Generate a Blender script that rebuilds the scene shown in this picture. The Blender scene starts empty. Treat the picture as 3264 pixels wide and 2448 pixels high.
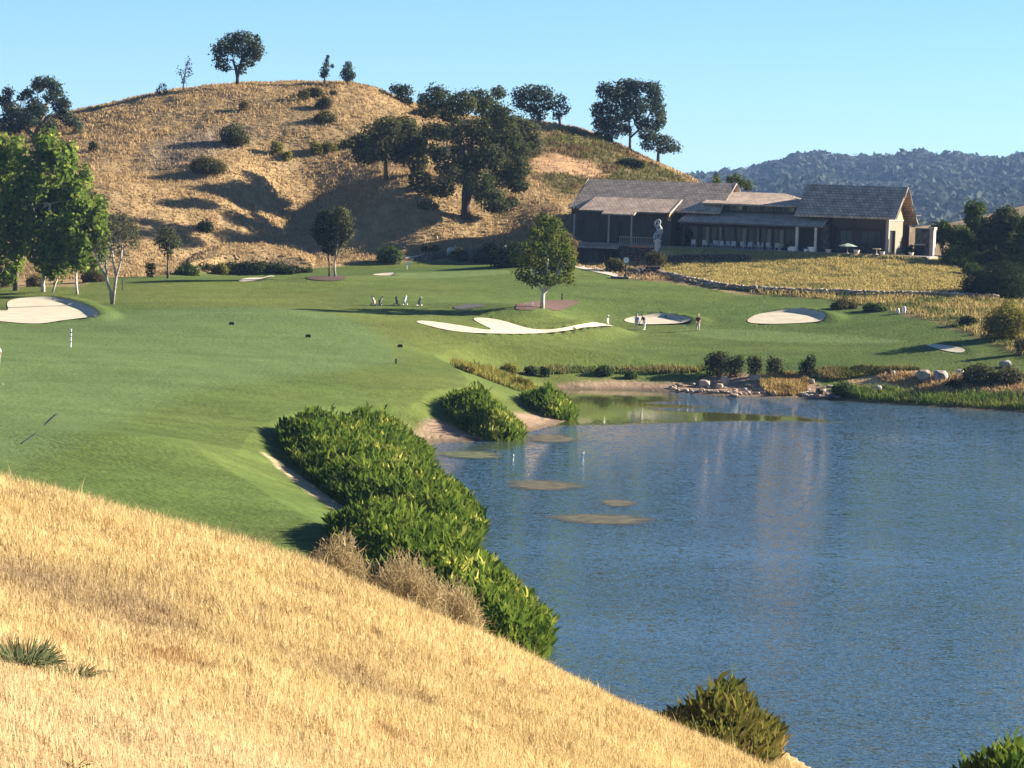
import bpy, bmesh, math, random
import numpy as np
from mathutils import Vector, Matrix
from mathutils.geometry import delaunay_2d_cdt
rad = math.radians
S = bpy.context.scene
COL = S.collection
rng = np.random.default_rng(7)

# ---------------------------------------------------------------- camera, sky, sun, exposure
F, ROLL, YH, CZ = 9255.0, 0.034, 620.0, 19.0          # focal length in photo pixels, camera roll, horizon row, eye height over the lake
PITCH = math.atan((1224 - YH) / F)
cam = bpy.data.cameras.new('camera')
cam.sensor_width = 36.0
cam.lens = 36.0 * F / 3264
cam.clip_start, cam.clip_end = 1.0, 20000
camo = bpy.data.objects.new('camera', cam)
camo.location = (0, 0, CZ)
camo.rotation_euler = (Matrix.Rotation(math.pi / 2 - PITCH, 3, 'X') @ Matrix.Rotation(ROLL, 3, 'Z')).to_euler()
COL.objects.link(camo)
S.camera = camo
SUN_EL, SUN_AZ = 22.0, 76.0                            # compass azimuth: 90 = +X, from the right and a little behind the hill
W = bpy.data.worlds.new('World'); S.world = W; W.use_nodes = True
nt = W.node_tree
sky = nt.nodes.new('ShaderNodeTexSky'); sky.sky_type = 'NISHITA'; sky.sun_disc = False
sky.sun_elevation = rad(SUN_EL); sky.sun_rotation = rad(SUN_AZ)
sky.altitude = 300; sky.air_density = 0.75; sky.dust_density = 0.15; sky.ozone_density = 2.5
tint = nt.nodes.new('ShaderNodeMix'); tint.data_type = 'RGBA'; tint.blend_type = 'MULTIPLY'
tint.inputs[0].default_value = 1.0; tint.inputs[7].default_value = (0.53, 0.71, 0.91, 1)
nt.links.new(sky.outputs[0], tint.inputs[6])
nt.links.new(tint.outputs[2], nt.nodes['Background'].inputs[0])
nt.nodes['Background'].inputs[1].default_value = 0.05
sun = bpy.data.lights.new('sun', 'SUN'); sun.energy = 5.0; sun.angle = rad(0.5); sun.color = (1.0, 0.92, 0.79)
suno = bpy.data.objects.new('sun', sun); COL.objects.link(suno)
sd = Vector((math.sin(rad(SUN_AZ)) * math.cos(rad(SUN_EL)), math.cos(rad(SUN_AZ)) * math.cos(rad(SUN_EL)), math.sin(rad(SUN_EL))))
suno.rotation_euler = sd.to_track_quat('Z', 'Y').to_euler(); suno.location = (200, 100, 150)
S.view_settings.view_transform = 'Standard'; S.view_settings.look = 'None'
S.view_settings.exposure = 2.06; S.view_settings.gamma = 1.0; S.view_settings.use_curve_mapping = False
S.cycles.volume_step_rate = 4; S.cycles.volume_bounces = 0; S.cycles.max_bounces = 6; S.cycles.transparent_max_bounces = 8

# ---------------------------------------------------------------- pixel <-> world helpers
cr, sr, cp, sp = math.cos(ROLL), math.sin(ROLL), math.cos(PITCH), math.sin(PITCH)
def ray(px, py):
    dx, dy = px - 1632, py - 1224
    xr = dx * cr + dy * sr; yr = -dx * sr + dy * cr
    d = np.array([xr, F * cp - yr * sp, -F * sp - yr * cp]); return d / d[1]
def P(px, py, D): return ray(px, py) * D + np.array([0, 0, CZ])
def pix(p):
    q = np.asarray(p, float) - np.array([0, 0, CZ]); f = q[1] * cp - q[2] * sp; u = q[1] * sp + q[2] * cp
    xr, yr = F * q[0] / f, -F * u / f
    return 1632 + xr * cr - yr * sr, 1224 + xr * sr + yr * cr

# ---------------------------------------------------------------- noise
def _h(ix, iy, s):
    n = (ix.astype(np.int64) * 374761393 + iy.astype(np.int64) * 668265263 + s * 974634713) & 0x7fffffff
    n = ((n ^ (n >> 13)) * 1274126177) & 0x7fffffff
    return ((n ^ (n >> 16)) & 0xffff) / 65535.0
def vnoise(x, y, s=0):
    ix, iy = np.floor(x), np.floor(y); fx, fy = x - ix, y - iy
    fx = fx * fx * (3 - 2 * fx); fy = fy * fy * (3 - 2 * fy)
    a, b, c, d = _h(ix, iy, s), _h(ix + 1, iy, s), _h(ix, iy + 1, s), _h(ix + 1, iy + 1, s)
    return a + (b - a) * fx + (c - a) * fy + (a - b - c + d) * fx * fy
def fbm(x, y, sc, oc=3, s=0):
    v, a, t = 0, 1, 0
    for i in range(oc):
        v = v + a * vnoise(x / sc + 17.3 * i, y / sc - 9.1 * i, s + i); t += a; a *= .5; sc = sc / 2.1
    return v / t
def sst(a, b, x):
    t = np.clip((x - a) / (b - a), 0, 1); return t * t * (3 - 2 * t)

# ---------------------------------------------------------------- terrain control points: (photo px, py, distance m)
CPT = [(0,2448,28),(800,2448,34),(1632,2470,44),(2200,2510,56),(2600,2580,66),(0,1990,42),(800,2080,48),(1400,2275,52),
(0,1592,65),(400,1672,67),(800,1762,68),(1200,1908,70),(1500,2050,72),(1800,2180,73),(2100,2322,74),(2350,2460,74),
(-600,1420,65),(-600,2448,26),(-600,1900,40),(-1500,1400,60),
(250,1600,149),(600,1690,146),(900,1700,147),(-600,1500,150),(0,1400,172),(0,1200,225),(0,1050,285),(0,990,312),(0,925,340),(-600,1000,300),(-700,920,345),
(500,1400,175),(500,1200,230),(500,1050,285),(500,950,325),(500,890,352),(900,1500,178),(900,1300,215),(900,1100,275),(900,1000,305),(900,930,335),(900,885,355),
(1200,1300,225),(1200,1180,255),(1200,1090,285),(1200,1000,312),(1200,940,330),(1200,880,358),(1300,845,385),
(1500,1260,240),(1650,1290,240),(1550,1210,258),(1450,1150,275),(1500,1060,300),(1500,1000,315),(1500,930,340),(1500,850,375),
(1900,1170,290),(1900,1100,305),(1900,1040,322),(1900,980,335),(1900,900,355),(1728,985,318),
(1800,1215,287),(2100,1215,290),(2300,1230,290),(2300,1170,296),(2300,1100,310),(2300,1040,324),(2300,960,343),
(2700,1200,288),(2700,1100,308),(2700,1020,325),(2700,960,340),(3000,1250,280),(3000,1150,295),(3000,1080,308),(3000,990,328),
(3264,1240,278),(3264,1150,292),(3264,1080,305),(3264,1000,325),(3700,1160,290),(3700,1020,325),
(2100,890,362),(2300,925,352),(2600,940,347),(3000,948,345),(3170,955,345),
(2500,870,365),(2900,880,360),(3000,840,372),(3100,890,360),
(2300,795,385),(2600,805,383),(2900,815,378),
(1900,850,383),(1830,848,375),(1700,840,378),(2010,886,366),
(-500,900,362),(300,880,364),(700,860,378),(1000,840,385),(1300,810,392),(1500,795,395),(1650,790,398),
(760,270,450),(760,560,408),(300,350,445),(300,600,392),(300,450,420),(0,420,440),(0,700,385),(-450,470,440),(-450,720,390),
(520,300,448),(520,560,407),(520,700,388),(1000,270,450),(1000,420,428),(1000,600,416),(1000,740,402),(1110,690,405),(860,690,404),(850,780,392),(700,650,398),
(1200,285,452),(1200,450,428),(1230,575,411),(1200,640,403),(1380,375,452),(1485,695,402),(1480,550,422),(1480,390,453),(1720,392,455),(1850,412,456),(2000,475,455),(2100,525,452),(2200,565,450),
(1750,560,424),(1720,650,407),(1900,520,434),(1800,700,402),(2000,560,432),(3264,930,360),(3400,900,370),
(3264,655,700),(3100,700,700),(2950,735,700),(3700,625,700)]
CW = [tuple(P(*c)) for c in CPT]
def wz(px, D, z): r = ray(px, 1000); return (r[0] * D, D, z)
CW += [(0,0,17.4),(-20,0,18.2),(20,0,15.5),(-15,12,16.6),(15,12,13.8),(0,-20,19),(-40,-20,20),(40,-20,16),(-60,20,18)]
CW += [wz(0,88,8.4),wz(0,112,4.2),wz(0,135,2.3),wz(-700,88,9),wz(-700,115,4.5),wz(800,86,7),wz(800,106,3.3),wz(800,125,1.8),wz(1500,86,5),wz(1500,100,2),
wz(1500,114,.7),wz(2100,85,3.0),wz(2100,96,.9),wz(2600,80,1.8),wz(3300,60,4),wz(3300,80,1),wz(3300,40,8),wz(4200,40,8),wz(4200,70,1),wz(4200,25,11)]
CW += [wz(2300,450,19),wz(2500,450,15),wz(2800,450,12),wz(2500,410,13),wz(2800,405,12.6),wz(3000,400,12.2),wz(2000,405,14.5),wz(2200,405,13.2),wz(3264,420,9),wz(3500,520,6),wz(2800,520,8),wz(2700,700,12),wz(2700,800,9),wz(3264,800,9),wz(3700,830,9),wz(3264,950,7),wz(4200,800,9),wz(4500,600,9)]
CW += [wz(p,500,z) for p, z in ((0,20),(500,28),(1000,30),(1500,25),(2000,20),(-500,20))] + [wz(p,580,8) for p in (-900,0,800,1600,2400)] + [wz(p,800,12) for p in (-500,800,2000)] + [wz(-1500,450,20),wz(4500,380,9),wz(4500,300,6),wz(-1500,300,6),wz(-1500,180,5)]
CW = np.array(CW)
MQ = 5.0
def _k(a, b): return np.sqrt(((a[:, None, :] - b[None, :, :]) ** 2).sum(2) + MQ * MQ)
n = len(CW); A = np.zeros((n + 3, n + 3)); A[:n, :n] = _k(CW[:, :2], CW[:, :2]) - 0.02 * np.eye(n)
A[:n, n] = 1; A[:n, n + 1:] = CW[:, :2]; A[n:, :n] = A[:n, n:].T
RB = np.linalg.solve(A, np.concatenate([CW[:, 2], [0, 0, 0]]))
def h_rbf(x, y):
    q = np.stack([x, y], 1); out = np.empty(len(q))
    for i in range(0, len(q), 40000):
        s = q[i:i + 40000]; out[i:i + 40000] = _k(s, CW[:, :2]) @ RB[:n] + RB[n] + s @ RB[n + 1:]
    return out

# ---------------------------------------------------------------- polygons on the ground
def inpoly(poly, x, y):
    r = np.zeros(x.shape, bool); m = len(poly)
    for i in range(m):
        x0, y0 = poly[i]; x1, y1 = poly[(i + 1) % m]
        if y0 == y1: continue
        c = ((y0 > y) != (y1 > y)) & (x < (x1 - x0) * (y - y0) / (y1 - y0) + x0); r ^= c
    return r
def pdist(poly, x, y):                                  # signed distance, negative inside
    d = np.full(x.shape, 1e9); m = len(poly)
    for i in range(m):
        ax, ay = poly[i]; bx, by = poly[(i + 1) % m]; ex, ey = bx - ax, by - ay
        t = np.clip(((x - ax) * ex + (y - ay) * ey) / (ex * ex + ey * ey + 1e-12), 0, 1)
        d = np.minimum(d, (x - ax - t * ex) ** 2 + (y - ay - t * ey) ** 2)
    return np.sqrt(d) * np.where(inpoly(poly, x, y), -1, 1)
def zplane(px, py, z=0.0):
    r = ray(px, py); t = (z - CZ) / r[2]; return (r[0] * t, t)
LAKE_PX = [(2350,2300),(2100,2290),(1760,2120),(1640,2060),(1480,1850),(1290,1700),(1160,1600),(1160,1500),(1300,1445),(1400,1407),(1520,1408),(1640,1388),
(1700,1372),(1800,1345),(1835,1318),(1790,1275),(1745,1256),(1735,1240),(1850,1241),(2000,1243),(2150,1250),(2300,1263),(2450,1266),(2550,1269),(2650,1274),(2800,1286),(3000,1299),(3264,1314),(3600,1338),(4300,1420),(5200,1800)]
LAKE = np.array([zplane(*p) for p in LAKE_PX] + [(90, 66), (60, 70), (34, 76), (20, 82), (12, 90)])
def smooth_poly(p, it=2):
    p = np.array(p, float)
    for _ in range(it):
        q = np.roll(p, -1, 0); p = np.stack([p * .75 + q * .25, p * .25 + q * .75], 1).reshape(-1, 2)
    return p
LAKE = smooth_poly(LAKE, 2)
def lake_d(x, y):
    d = np.full(x.shape, 99.0); m = (y > 55) & (y < 330) & (x > -60) & (x < 190)
    if m.any(): d[m] = pdist(LAKE, x[m], y[m])
    return d
def h_base(x, y):
    x = np.atleast_1d(np.asarray(x, float)); y = np.atleast_1d(np.asarray(y, float))
    h = np.maximum(h_rbf(x, y), 0.35); d = lake_d(x, y)
    far = sst(800, 1100, y); h = h * (1 - far) + 6 * far
    lim = 0.05 + 0.16 * np.maximum(d, 0) + 0.012 * np.maximum(d, 0) ** 2
    h = np.where(d < 0, np.maximum(-1.6, d * .18), np.where(lim < h, lim, h))
    return h
CUTB = None
def hit(px, py, fn=None, lo=22, hi=760):
    fn = fn or h_base; r = ray(px, py); t = np.exp(np.linspace(math.log(lo), math.log(hi), 1500))
    d = r[2] * t + CZ - fn(r[0] * t, t); k = np.where(d < 0)[0]
    if len(k) == 0: k = [int(np.argmin(d[300:])) + 300]; return np.array([r[0] * t[k[0]], t[k[0]], 0])
    a, b = t[max(k[0] - 1, 0)], t[k[0]]
    tt = np.linspace(a, b, 60); dd = r[2] * tt + CZ - fn(r[0] * tt, tt); j = int(np.argmax(dd < 0)); T = tt[j]
    return np.array([r[0] * T, T, CZ + r[2] * T])
def gpoly(pts, it=2): return smooth_poly([hit(*p)[:2] for p in pts], it)

BUNK = {
 'b1': [(-140,1000),(-60,985),(0,989),(30,990),(18,962),(60,951),(150,950),(220,963),(280,984),(314,1006),(312,1018),(200,1021),(130,1032),(60,1030),(0,1023),(-140,1016)],
 'b2': [(1318,1030),(1345,1024),(1450,1038),(1545,1056),(1572,1054),(1530,1035),(1503,1018),(1530,1014),(1600,1024),(1660,1044),(1720,1058),(1850,1055),(1950,1051),(1958,1056),(1850,1063),(1720,1066),(1600,1069),(1480,1065),(1400,1052)],
 'b3': [(1980,1025),(2010,1012),(2060,1008),(2120,1010),(2200,1025),(2206,1031),(2120,1035),(2040,1036)],
 'b4': [(2372,1031),(2400,1008),(2450,998),(2540,996),(2600,1004),(2636,1014),(2625,1026),(2560,1032),(2450,1036)],
 'b5': [(2946,1099),(2980,1096),(3050,1106),(3082,1118),(3060,1125),(3000,1116)],
 'b6': [(755,898),(780,888),(850,879),(884,881),(850,891),(780,901)],
 'b7': [(1182,877),(1200,872),(1265,872),(1240,879)]}
BUNK = {k: gpoly(v, 2) for k, v in BUNK.items()}
# building frame: U along the front (towards the right), V away from the camera
TH = rad(22); BU = np.array([math.cos(TH), -math.sin(TH)]); BV = np.array([math.sin(TH), math.cos(TH)])
BO = P(2180, 785, 385)
def bw(u, v, w): return np.array([BO[0] + u * BU[0] + v * BV[0], BO[1] + u * BU[1] + v * BV[1], BO[2] + w])
def buv(x, y): return (x - BO[0]) * BU[0] + (y - BO[1]) * BU[1], (x - BO[0]) * BV[0] + (y - BO[1]) * BV[1]
EDGE = [(-1200,935),(0,918),(250,915),(300,886),(480,883),(700,869),(1000,851),(1230,833),(1320,827),(1420,832),(1640,834),(1700,838),(1840,849),(1960,874),(2010,888),
 (2100,894),(2300,931),(2420,937),(2640,953),(2860,992),(3050,1045),(3190,1105),(3264,1138),(3700,1210)]
DRY = np.array([hit(*p)[:2] for p in EDGE] + [(700, 300), (1500, 2000), (-1500, 2000), (-600, 345)])
WALL_PX = [(2095,876),(2180,896),(2300,918),(2440,930),(2600,937),(2800,944),(3000,948),(3100,951),(3175,956)]
WALL = np.array([hit(*p)[:2] for p in WALL_PX])
BANK = np.array(list(WALL) + [hit(3190,952)[:2], hit(3150,925)[:2], hit(3080,875)[:2], hit(2990,822)[:2], bw(33,6,0)[:2], bw(33,-1.5,0)[:2], bw(-3.4,-1.5,0)[:2], hit(2120,850)[:2]])
CUT = np.array([hit(*p)[:2] for p in ((575,866),(720,857),(860,852),(1005,850))]); CUT = np.concatenate([CUT, CUT[::-1] + np.array([0, 7.0])])
MOUND = [hit(1065,893)[:2], hit(1728,983)[:2]]
def h_full(x, y):
    x = np.atleast_1d(np.asarray(x, float)); y = np.atleast_1d(np.asarray(y, float))
    h = h_base(x, y); d = lake_d(x, y)
    for k, p in BUNK.items():
        lo, hi = p.min(0) - 5, p.max(0) + 5
        m = (x > lo[0]) & (x < hi[0]) & (y > lo[1]) & (y < hi[1])
        if not m.any(): continue
        s = pdist(p, x[m], y[m]); c = p.mean(0); e = (p.max(0) - p.min(0)) / 2
        wgt = sst(.1, .9, .85 * (x[m] - c[0]) / e[0] + .5 * (y[m] - c[1]) / e[1])
        amp = .12 if k in ('b5', 'b6', 'b7') else .46
        h[m] += amp * wgt * np.where(s > 0, sst(3.0, .4, s), sst(-.5, .1, s)) - np.where(s < -.35, .30, 0)
    for c, a, r in zip(MOUND, (.35, .25), (4.2, 4.6)):
        h += a * np.exp(-((x - c[0]) ** 2 + ((y - c[1]) * .55) ** 2) / r ** 2)
    u, v = buv(x, y)                                   # level pad under the clubhouse, lower court at its left end
    up = np.minimum(np.minimum(sst(-4.0, -3.0, u), sst(36, 32, u)), np.minimum(sst(-3.2, -1.9, v), sst(26, 18, v)))
    lowp = np.minimum(np.minimum(sst(-19, -16.5, u), sst(-2.6, -3.2, u)), np.minimum(sst(-3.5, -2.2, v), sst(20, 17, v)))
    h = h * (1 - up) + (BO[2] - .22) * up
    h = h * (1 - lowp) + (BO[2] - 3.3) * lowp
    m = (y > 340) & (y < 400) & (x < -10) & (x > -60)
    if m.any():
        bd = pdist(CUT, x[m], y[m]); tz = np.clip((x[m] - CUT[0, 0]) / (CUT[3, 0] - CUT[0, 0]), 0, 1); h[m] += 1.7 * np.sin(math.pi * tz) ** .5 * np.where(bd < 0, sst(.0, -.9, bd), 0)
    dry = inpoly(DRY, x, y); kn = (y < 100) & (d > .5)
    hill = dry & (y > 360) & (up < .02) & (lowp < .02)
    h += np.where(d > 1.5, .16 * (fbm(x, y, 24, 2, 3) - .5) * 2, 0) * np.where(dry, 0, 1) * (1 - sst(90, 110, -y + 200))
    bump = .4 * (fbm(x, y, 4.5, 3, 11) - .5) + .35 * (fbm(x, y, 1.7, 2, 21) - .5)
    h += np.where(hill, bump * sst(362, 372, y), 0) + np.where(kn, .35 * (fbm(x, y, 3, 3, 31) - .5) * sst(.5, 4, d), 0)
    return h
def H(x, y): return float(h_full(x, y)[0])
def ground(px, py):
    q = hit(px, py); q[2] = H(q[0], q[1]); return q

# ---------------------------------------------------------------- materials
def new_mat(name):
    m = bpy.data.materials.new(name); m.use_nodes = True; t = m.node_tree
    return m, t, t.nodes, t.links, t.nodes['Principled BSDF']
def ramp_noise(N, L, scale, c0, c1, coord, detail=4, lo=.35, hi=.65, stretch=None):
    tx = N.new('ShaderNodeTexNoise'); tx.inputs['Scale'].default_value = scale; tx.inputs['Detail'].default_value = detail
    if stretch:
        mp = N.new('ShaderNodeMapping'); mp.inputs['Scale'].default_value = stretch; L.new(coord, mp.inputs[0]); L.new(mp.outputs[0], tx.inputs['Vector'])
    else: L.new(coord, tx.inputs['Vector'])
    r = N.new('ShaderNodeValToRGB'); r.color_ramp.elements[0].position = lo; r.color_ramp.elements[1].position = hi
    r.color_ramp.elements[0].color = (*c0, 1); r.color_ramp.elements[1].color = (*c1, 1); L.new(tx.outputs[0], r.inputs[0]); return tx, r
def plain(name, col, rough=.7, var=.25, scale=6, bump=0.0, metal=0):
    m, t, N, L, B = new_mat(name); co = N.new('ShaderNodeTexCoord').outputs['Object']
    a = tuple(c * (1 - var) for c in col); b = tuple(min(1, c * (1 + var)) for c in col)
    tx, r = ramp_noise(N, L, scale, a, b, co); L.new(r.outputs[0], B.inputs['Base Color'])
    B.inputs['Roughness'].default_value = rough; B.inputs['Metallic'].default_value = metal; B.inputs['Specular IOR Level'].default_value = .25
    if bump:
        bp = N.new('ShaderNodeBump'); bp.inputs['Strength'].default_value = bump; bp.inputs['Distance'].default_value = .05
        L.new(tx.outputs[0], bp.inputs['Height']); L.new(bp.outputs[0], B.inputs['Normal'])
    return m
def leafmat(name, a, b, trans=.35, c=None, patch=.7):
    m, t, N, L, B = new_mat(name); N.remove(B); out = N['Material Output']
    g = N.new('ShaderNodeNewGeometry'); r = N.new('ShaderNodeValToRGB')
    r.color_ramp.elements[0].color = (*a, 1); r.color_ramp.elements[1].color = (*b, 1)
    if c: e = r.color_ramp.elements.new(.9); e.color = (*b, 1); r.color_ramp.elements[2].color = (*c, 1)
    tc = N.new('ShaderNodeTexCoord'); nz = N.new('ShaderNodeTexNoise'); nz.inputs['Scale'].default_value = patch; nz.inputs['Detail'].default_value = 2; L.new(tc.outputs['Object'], nz.inputs['Vector'])
    m1 = N.new('ShaderNodeMath'); m1.operation = 'MULTIPLY_ADD'; m1.inputs[1].default_value = 1.9; m1.inputs[2].default_value = -.78; L.new(nz.outputs[0], m1.inputs[0])
    m2 = N.new('ShaderNodeMath'); m2.operation = 'MULTIPLY_ADD'; m2.inputs[1].default_value = .65; L.new(g.outputs['Random Per Island'], m2.inputs[0]); L.new(m1.outputs[0], m2.inputs[2]); L.new(m2.outputs[0], r.inputs[0])
    d = N.new('ShaderNodeBsdfDiffuse'); tr = N.new('ShaderNodeBsdfTranslucent'); mx = N.new('ShaderNodeMixShader'); mx.inputs[0].default_value = trans
    L.new(r.outputs[0], d.inputs[0]); L.new(r.outputs[0], tr.inputs[0]); L.new(d.outputs[0], mx.inputs[1]); L.new(tr.outputs[0], mx.inputs[2]); L.new(mx.outputs[0], out.inputs[0])
    return m
def attrmat(name, noise_scale, amt, bump, bscale, trans=0.0, dist=.3):
    m, t, N, L, B = new_mat(name); at = N.new('ShaderNodeAttribute'); at.attribute_name = 'tone'
    co = N.new('ShaderNodeTexCoord').outputs['Object']
    tx, r = ramp_noise(N, L, noise_scale, (1 - amt,) * 3, (1 + amt,) * 3, co, 6, .3, .7)
    mx = N.new('ShaderNodeMix'); mx.data_type = 'RGBA'; mx.blend_type = 'MULTIPLY'; mx.inputs[0].default_value = 1
    L.new(at.outputs['Color'], mx.inputs[6]); L.new(r.outputs[0], mx.inputs[7]); L.new(mx.outputs[2], B.inputs['Base Color'])
    B.inputs['Roughness'].default_value = .95; B.inputs['Specular IOR Level'].default_value = .05
    if bump:
        t2 = N.new('ShaderNodeTexNoise'); t2.inputs['Scale'].default_value = bscale; t2.inputs['Detail'].default_value = 6; L.new(co, t2.inputs['Vector'])
        bp = N.new('ShaderNodeBump'); bp.inputs['Strength'].default_value = bump; bp.inputs['Distance'].default_value = dist
        L.new(t2.outputs[0], bp.inputs['Height']); L.new(bp.outputs[0], B.inputs['Normal'])
    return m
M = {}
M['ground'] = attrmat('ground_soil_and_turf', 1.2, .16, .35, 3.0)
M['far'] = attrmat('far_hill_soil', .03, .2, 0, 1)
M['sand'] = plain('bunker_sand', (.47, .40, .28), .95, .10, .6, .5)
M['mulch'] = plain('bark_mulch', (.075, .040, .026), .95, .4, 5, .6)
M['path'] = plain('concrete_path', (.42, .36, .28), .9, .1, 2)
M['asphalt'] = plain('grey_path', (.07, .065, .06), .9, .2, 2)
M['patio'] = plain('patio_paving', (.23, .2, .17), .9, .15, 2)
M['bark'] = plain('grey_brown_bark', (.11, .08, .06), .95, .35, 3, .6)
M['darkbark'] = plain('dark_oak_bark', (.045, .033, .026), .95, .35, 3, .6)
M['whitebark'] = plain('pale_birch_bark', (.52, .45, .36), .85, .2, 4, .3)
M['greybark'] = plain('pale_grey_bark', (.28, .235, .19), .9, .3, 4, .3)
M['oak'] = leafmat('oak_leaves', (.026, .036, .014), (.070, .078, .030), .35, (.12, .11, .045))
M['bluoak'] = leafmat('blue_oak_leaves', (.024, .038, .028), (.068, .080, .048), .35, (.12, .12, .07))
M['maple'] = leafmat('bright_maple_leaves', (.05, .088, .016), (.18, .235, .038), .52, (.44, .41, .085))
M['birch'] = leafmat('birch_leaves', (.040, .062, .010), (.11, .128, .022), .48, (.20, .18, .035))
M['olive'] = leafmat('olive_leaves', (.065, .062, .028), (.13, .118, .055), .4)
M['ash'] = leafmat('grey_green_leaves', (.045, .05, .020), (.105, .105, .045), .4)
M['shrub'] = leafmat('chaparral_leaves', (.045, .042, .015), (.105, .09, .034), .35)
M['yshrub'] = leafmat('yellow_green_leaves', (.09, .092, .017), (.21, .18, .036), .42, (.29, .25, .055))
M['gshrub'] = leafmat('green_shrub_leaves', (.03, .052, .014), (.075, .105, .026), .35)
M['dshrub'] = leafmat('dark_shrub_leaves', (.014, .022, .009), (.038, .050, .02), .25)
M['tshrub'] = leafmat('tan_bush_leaves', (.10, .08, .03), (.2, .15, .06), .35)
M['reed'] = leafmat('reed_leaves', (.032, .068, .010), (.14, .18, .026), .42, (.42, .38, .085), .45)
M['rust'] = leafmat('browning_reed_leaves', (.07, .085, .014), (.15, .12, .03), .35, (.30, .21, .07))
M['twig'] = leafmat('dry_twigs', (.26, .195, .095), (.44, .345, .19), .3)
M['bare'] = leafmat('bare_grey_twigs', (.20, .17, .15), (.32, .28, .25), .2)
M['wood'] = leafmat('far_wood_leaves', (.034, .044, .040), (.085, .10, .08), .2, None, .01)  # greyed and lightened leaves, part of the ridge haze is painted into them
M['sage'] = leafmat('sage_blades', (.07, .085, .035), (.20, .22, .11), .35)

# ---------------------------------------------------------------- mesh builders
def tag(o, label=None, cat=None, group=None, kind=None):
    if label: o['label'] = label
    if cat: o['category'] = cat
    if group: o['group'] = group
    if kind: o['kind'] = kind
    return o
def link(name, me, mat, parent=None):
    o = bpy.data.objects.new(name, me); COL.objects.link(o)
    if mat: me.materials.append(mat)
    if parent: o.parent = parent
    return o
def empty(name, loc, rz=0, label=None, cat=None, group=None):
    o = bpy.data.objects.new(name, None); COL.objects.link(o); o.location = tuple(map(float, loc)); o.rotation_euler = (0, 0, rz); o.empty_display_size = .3
    return tag(o, label, cat, group)
def np_mesh(name, V, loops, sizes, tone=None, smooth=False):
    me = bpy.data.meshes.new(name); V = np.asarray(V, np.float32)
    me.vertices.add(len(V)); me.vertices.foreach_set('co', V.ravel())
    me.loops.add(len(loops)); me.loops.foreach_set('vertex_index', np.asarray(loops, np.int32))
    me.polygons.add(len(sizes)); st = np.concatenate([[0], np.cumsum(sizes)[:-1]]).astype(np.int32)
    me.polygons.foreach_set('loop_start', st); me.polygons.foreach_set('loop_total', np.asarray(sizes, np.int32))
    me.polygons.foreach_set('use_smooth', np.full(len(sizes), smooth))
    if tone is not None:
        a = me.attributes.new('tone', 'FLOAT_COLOR', 'POINT'); c = np.ones((len(V), 4), np.float32); c[:, :3] = tone; a.data.foreach_set('color', c.ravel())
    me.update(calc_edges=True); me.validate(); return me
def quads_mesh(name, Q, tone=None):                     # Q: n x 4 x 3
    Q = np.asarray(Q); k = len(Q)
    return np_mesh(name, Q.reshape(-1, 3), np.arange(4 * k), np.full(k, 4), None if tone is None else np.repeat(tone, 4, 0))
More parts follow.
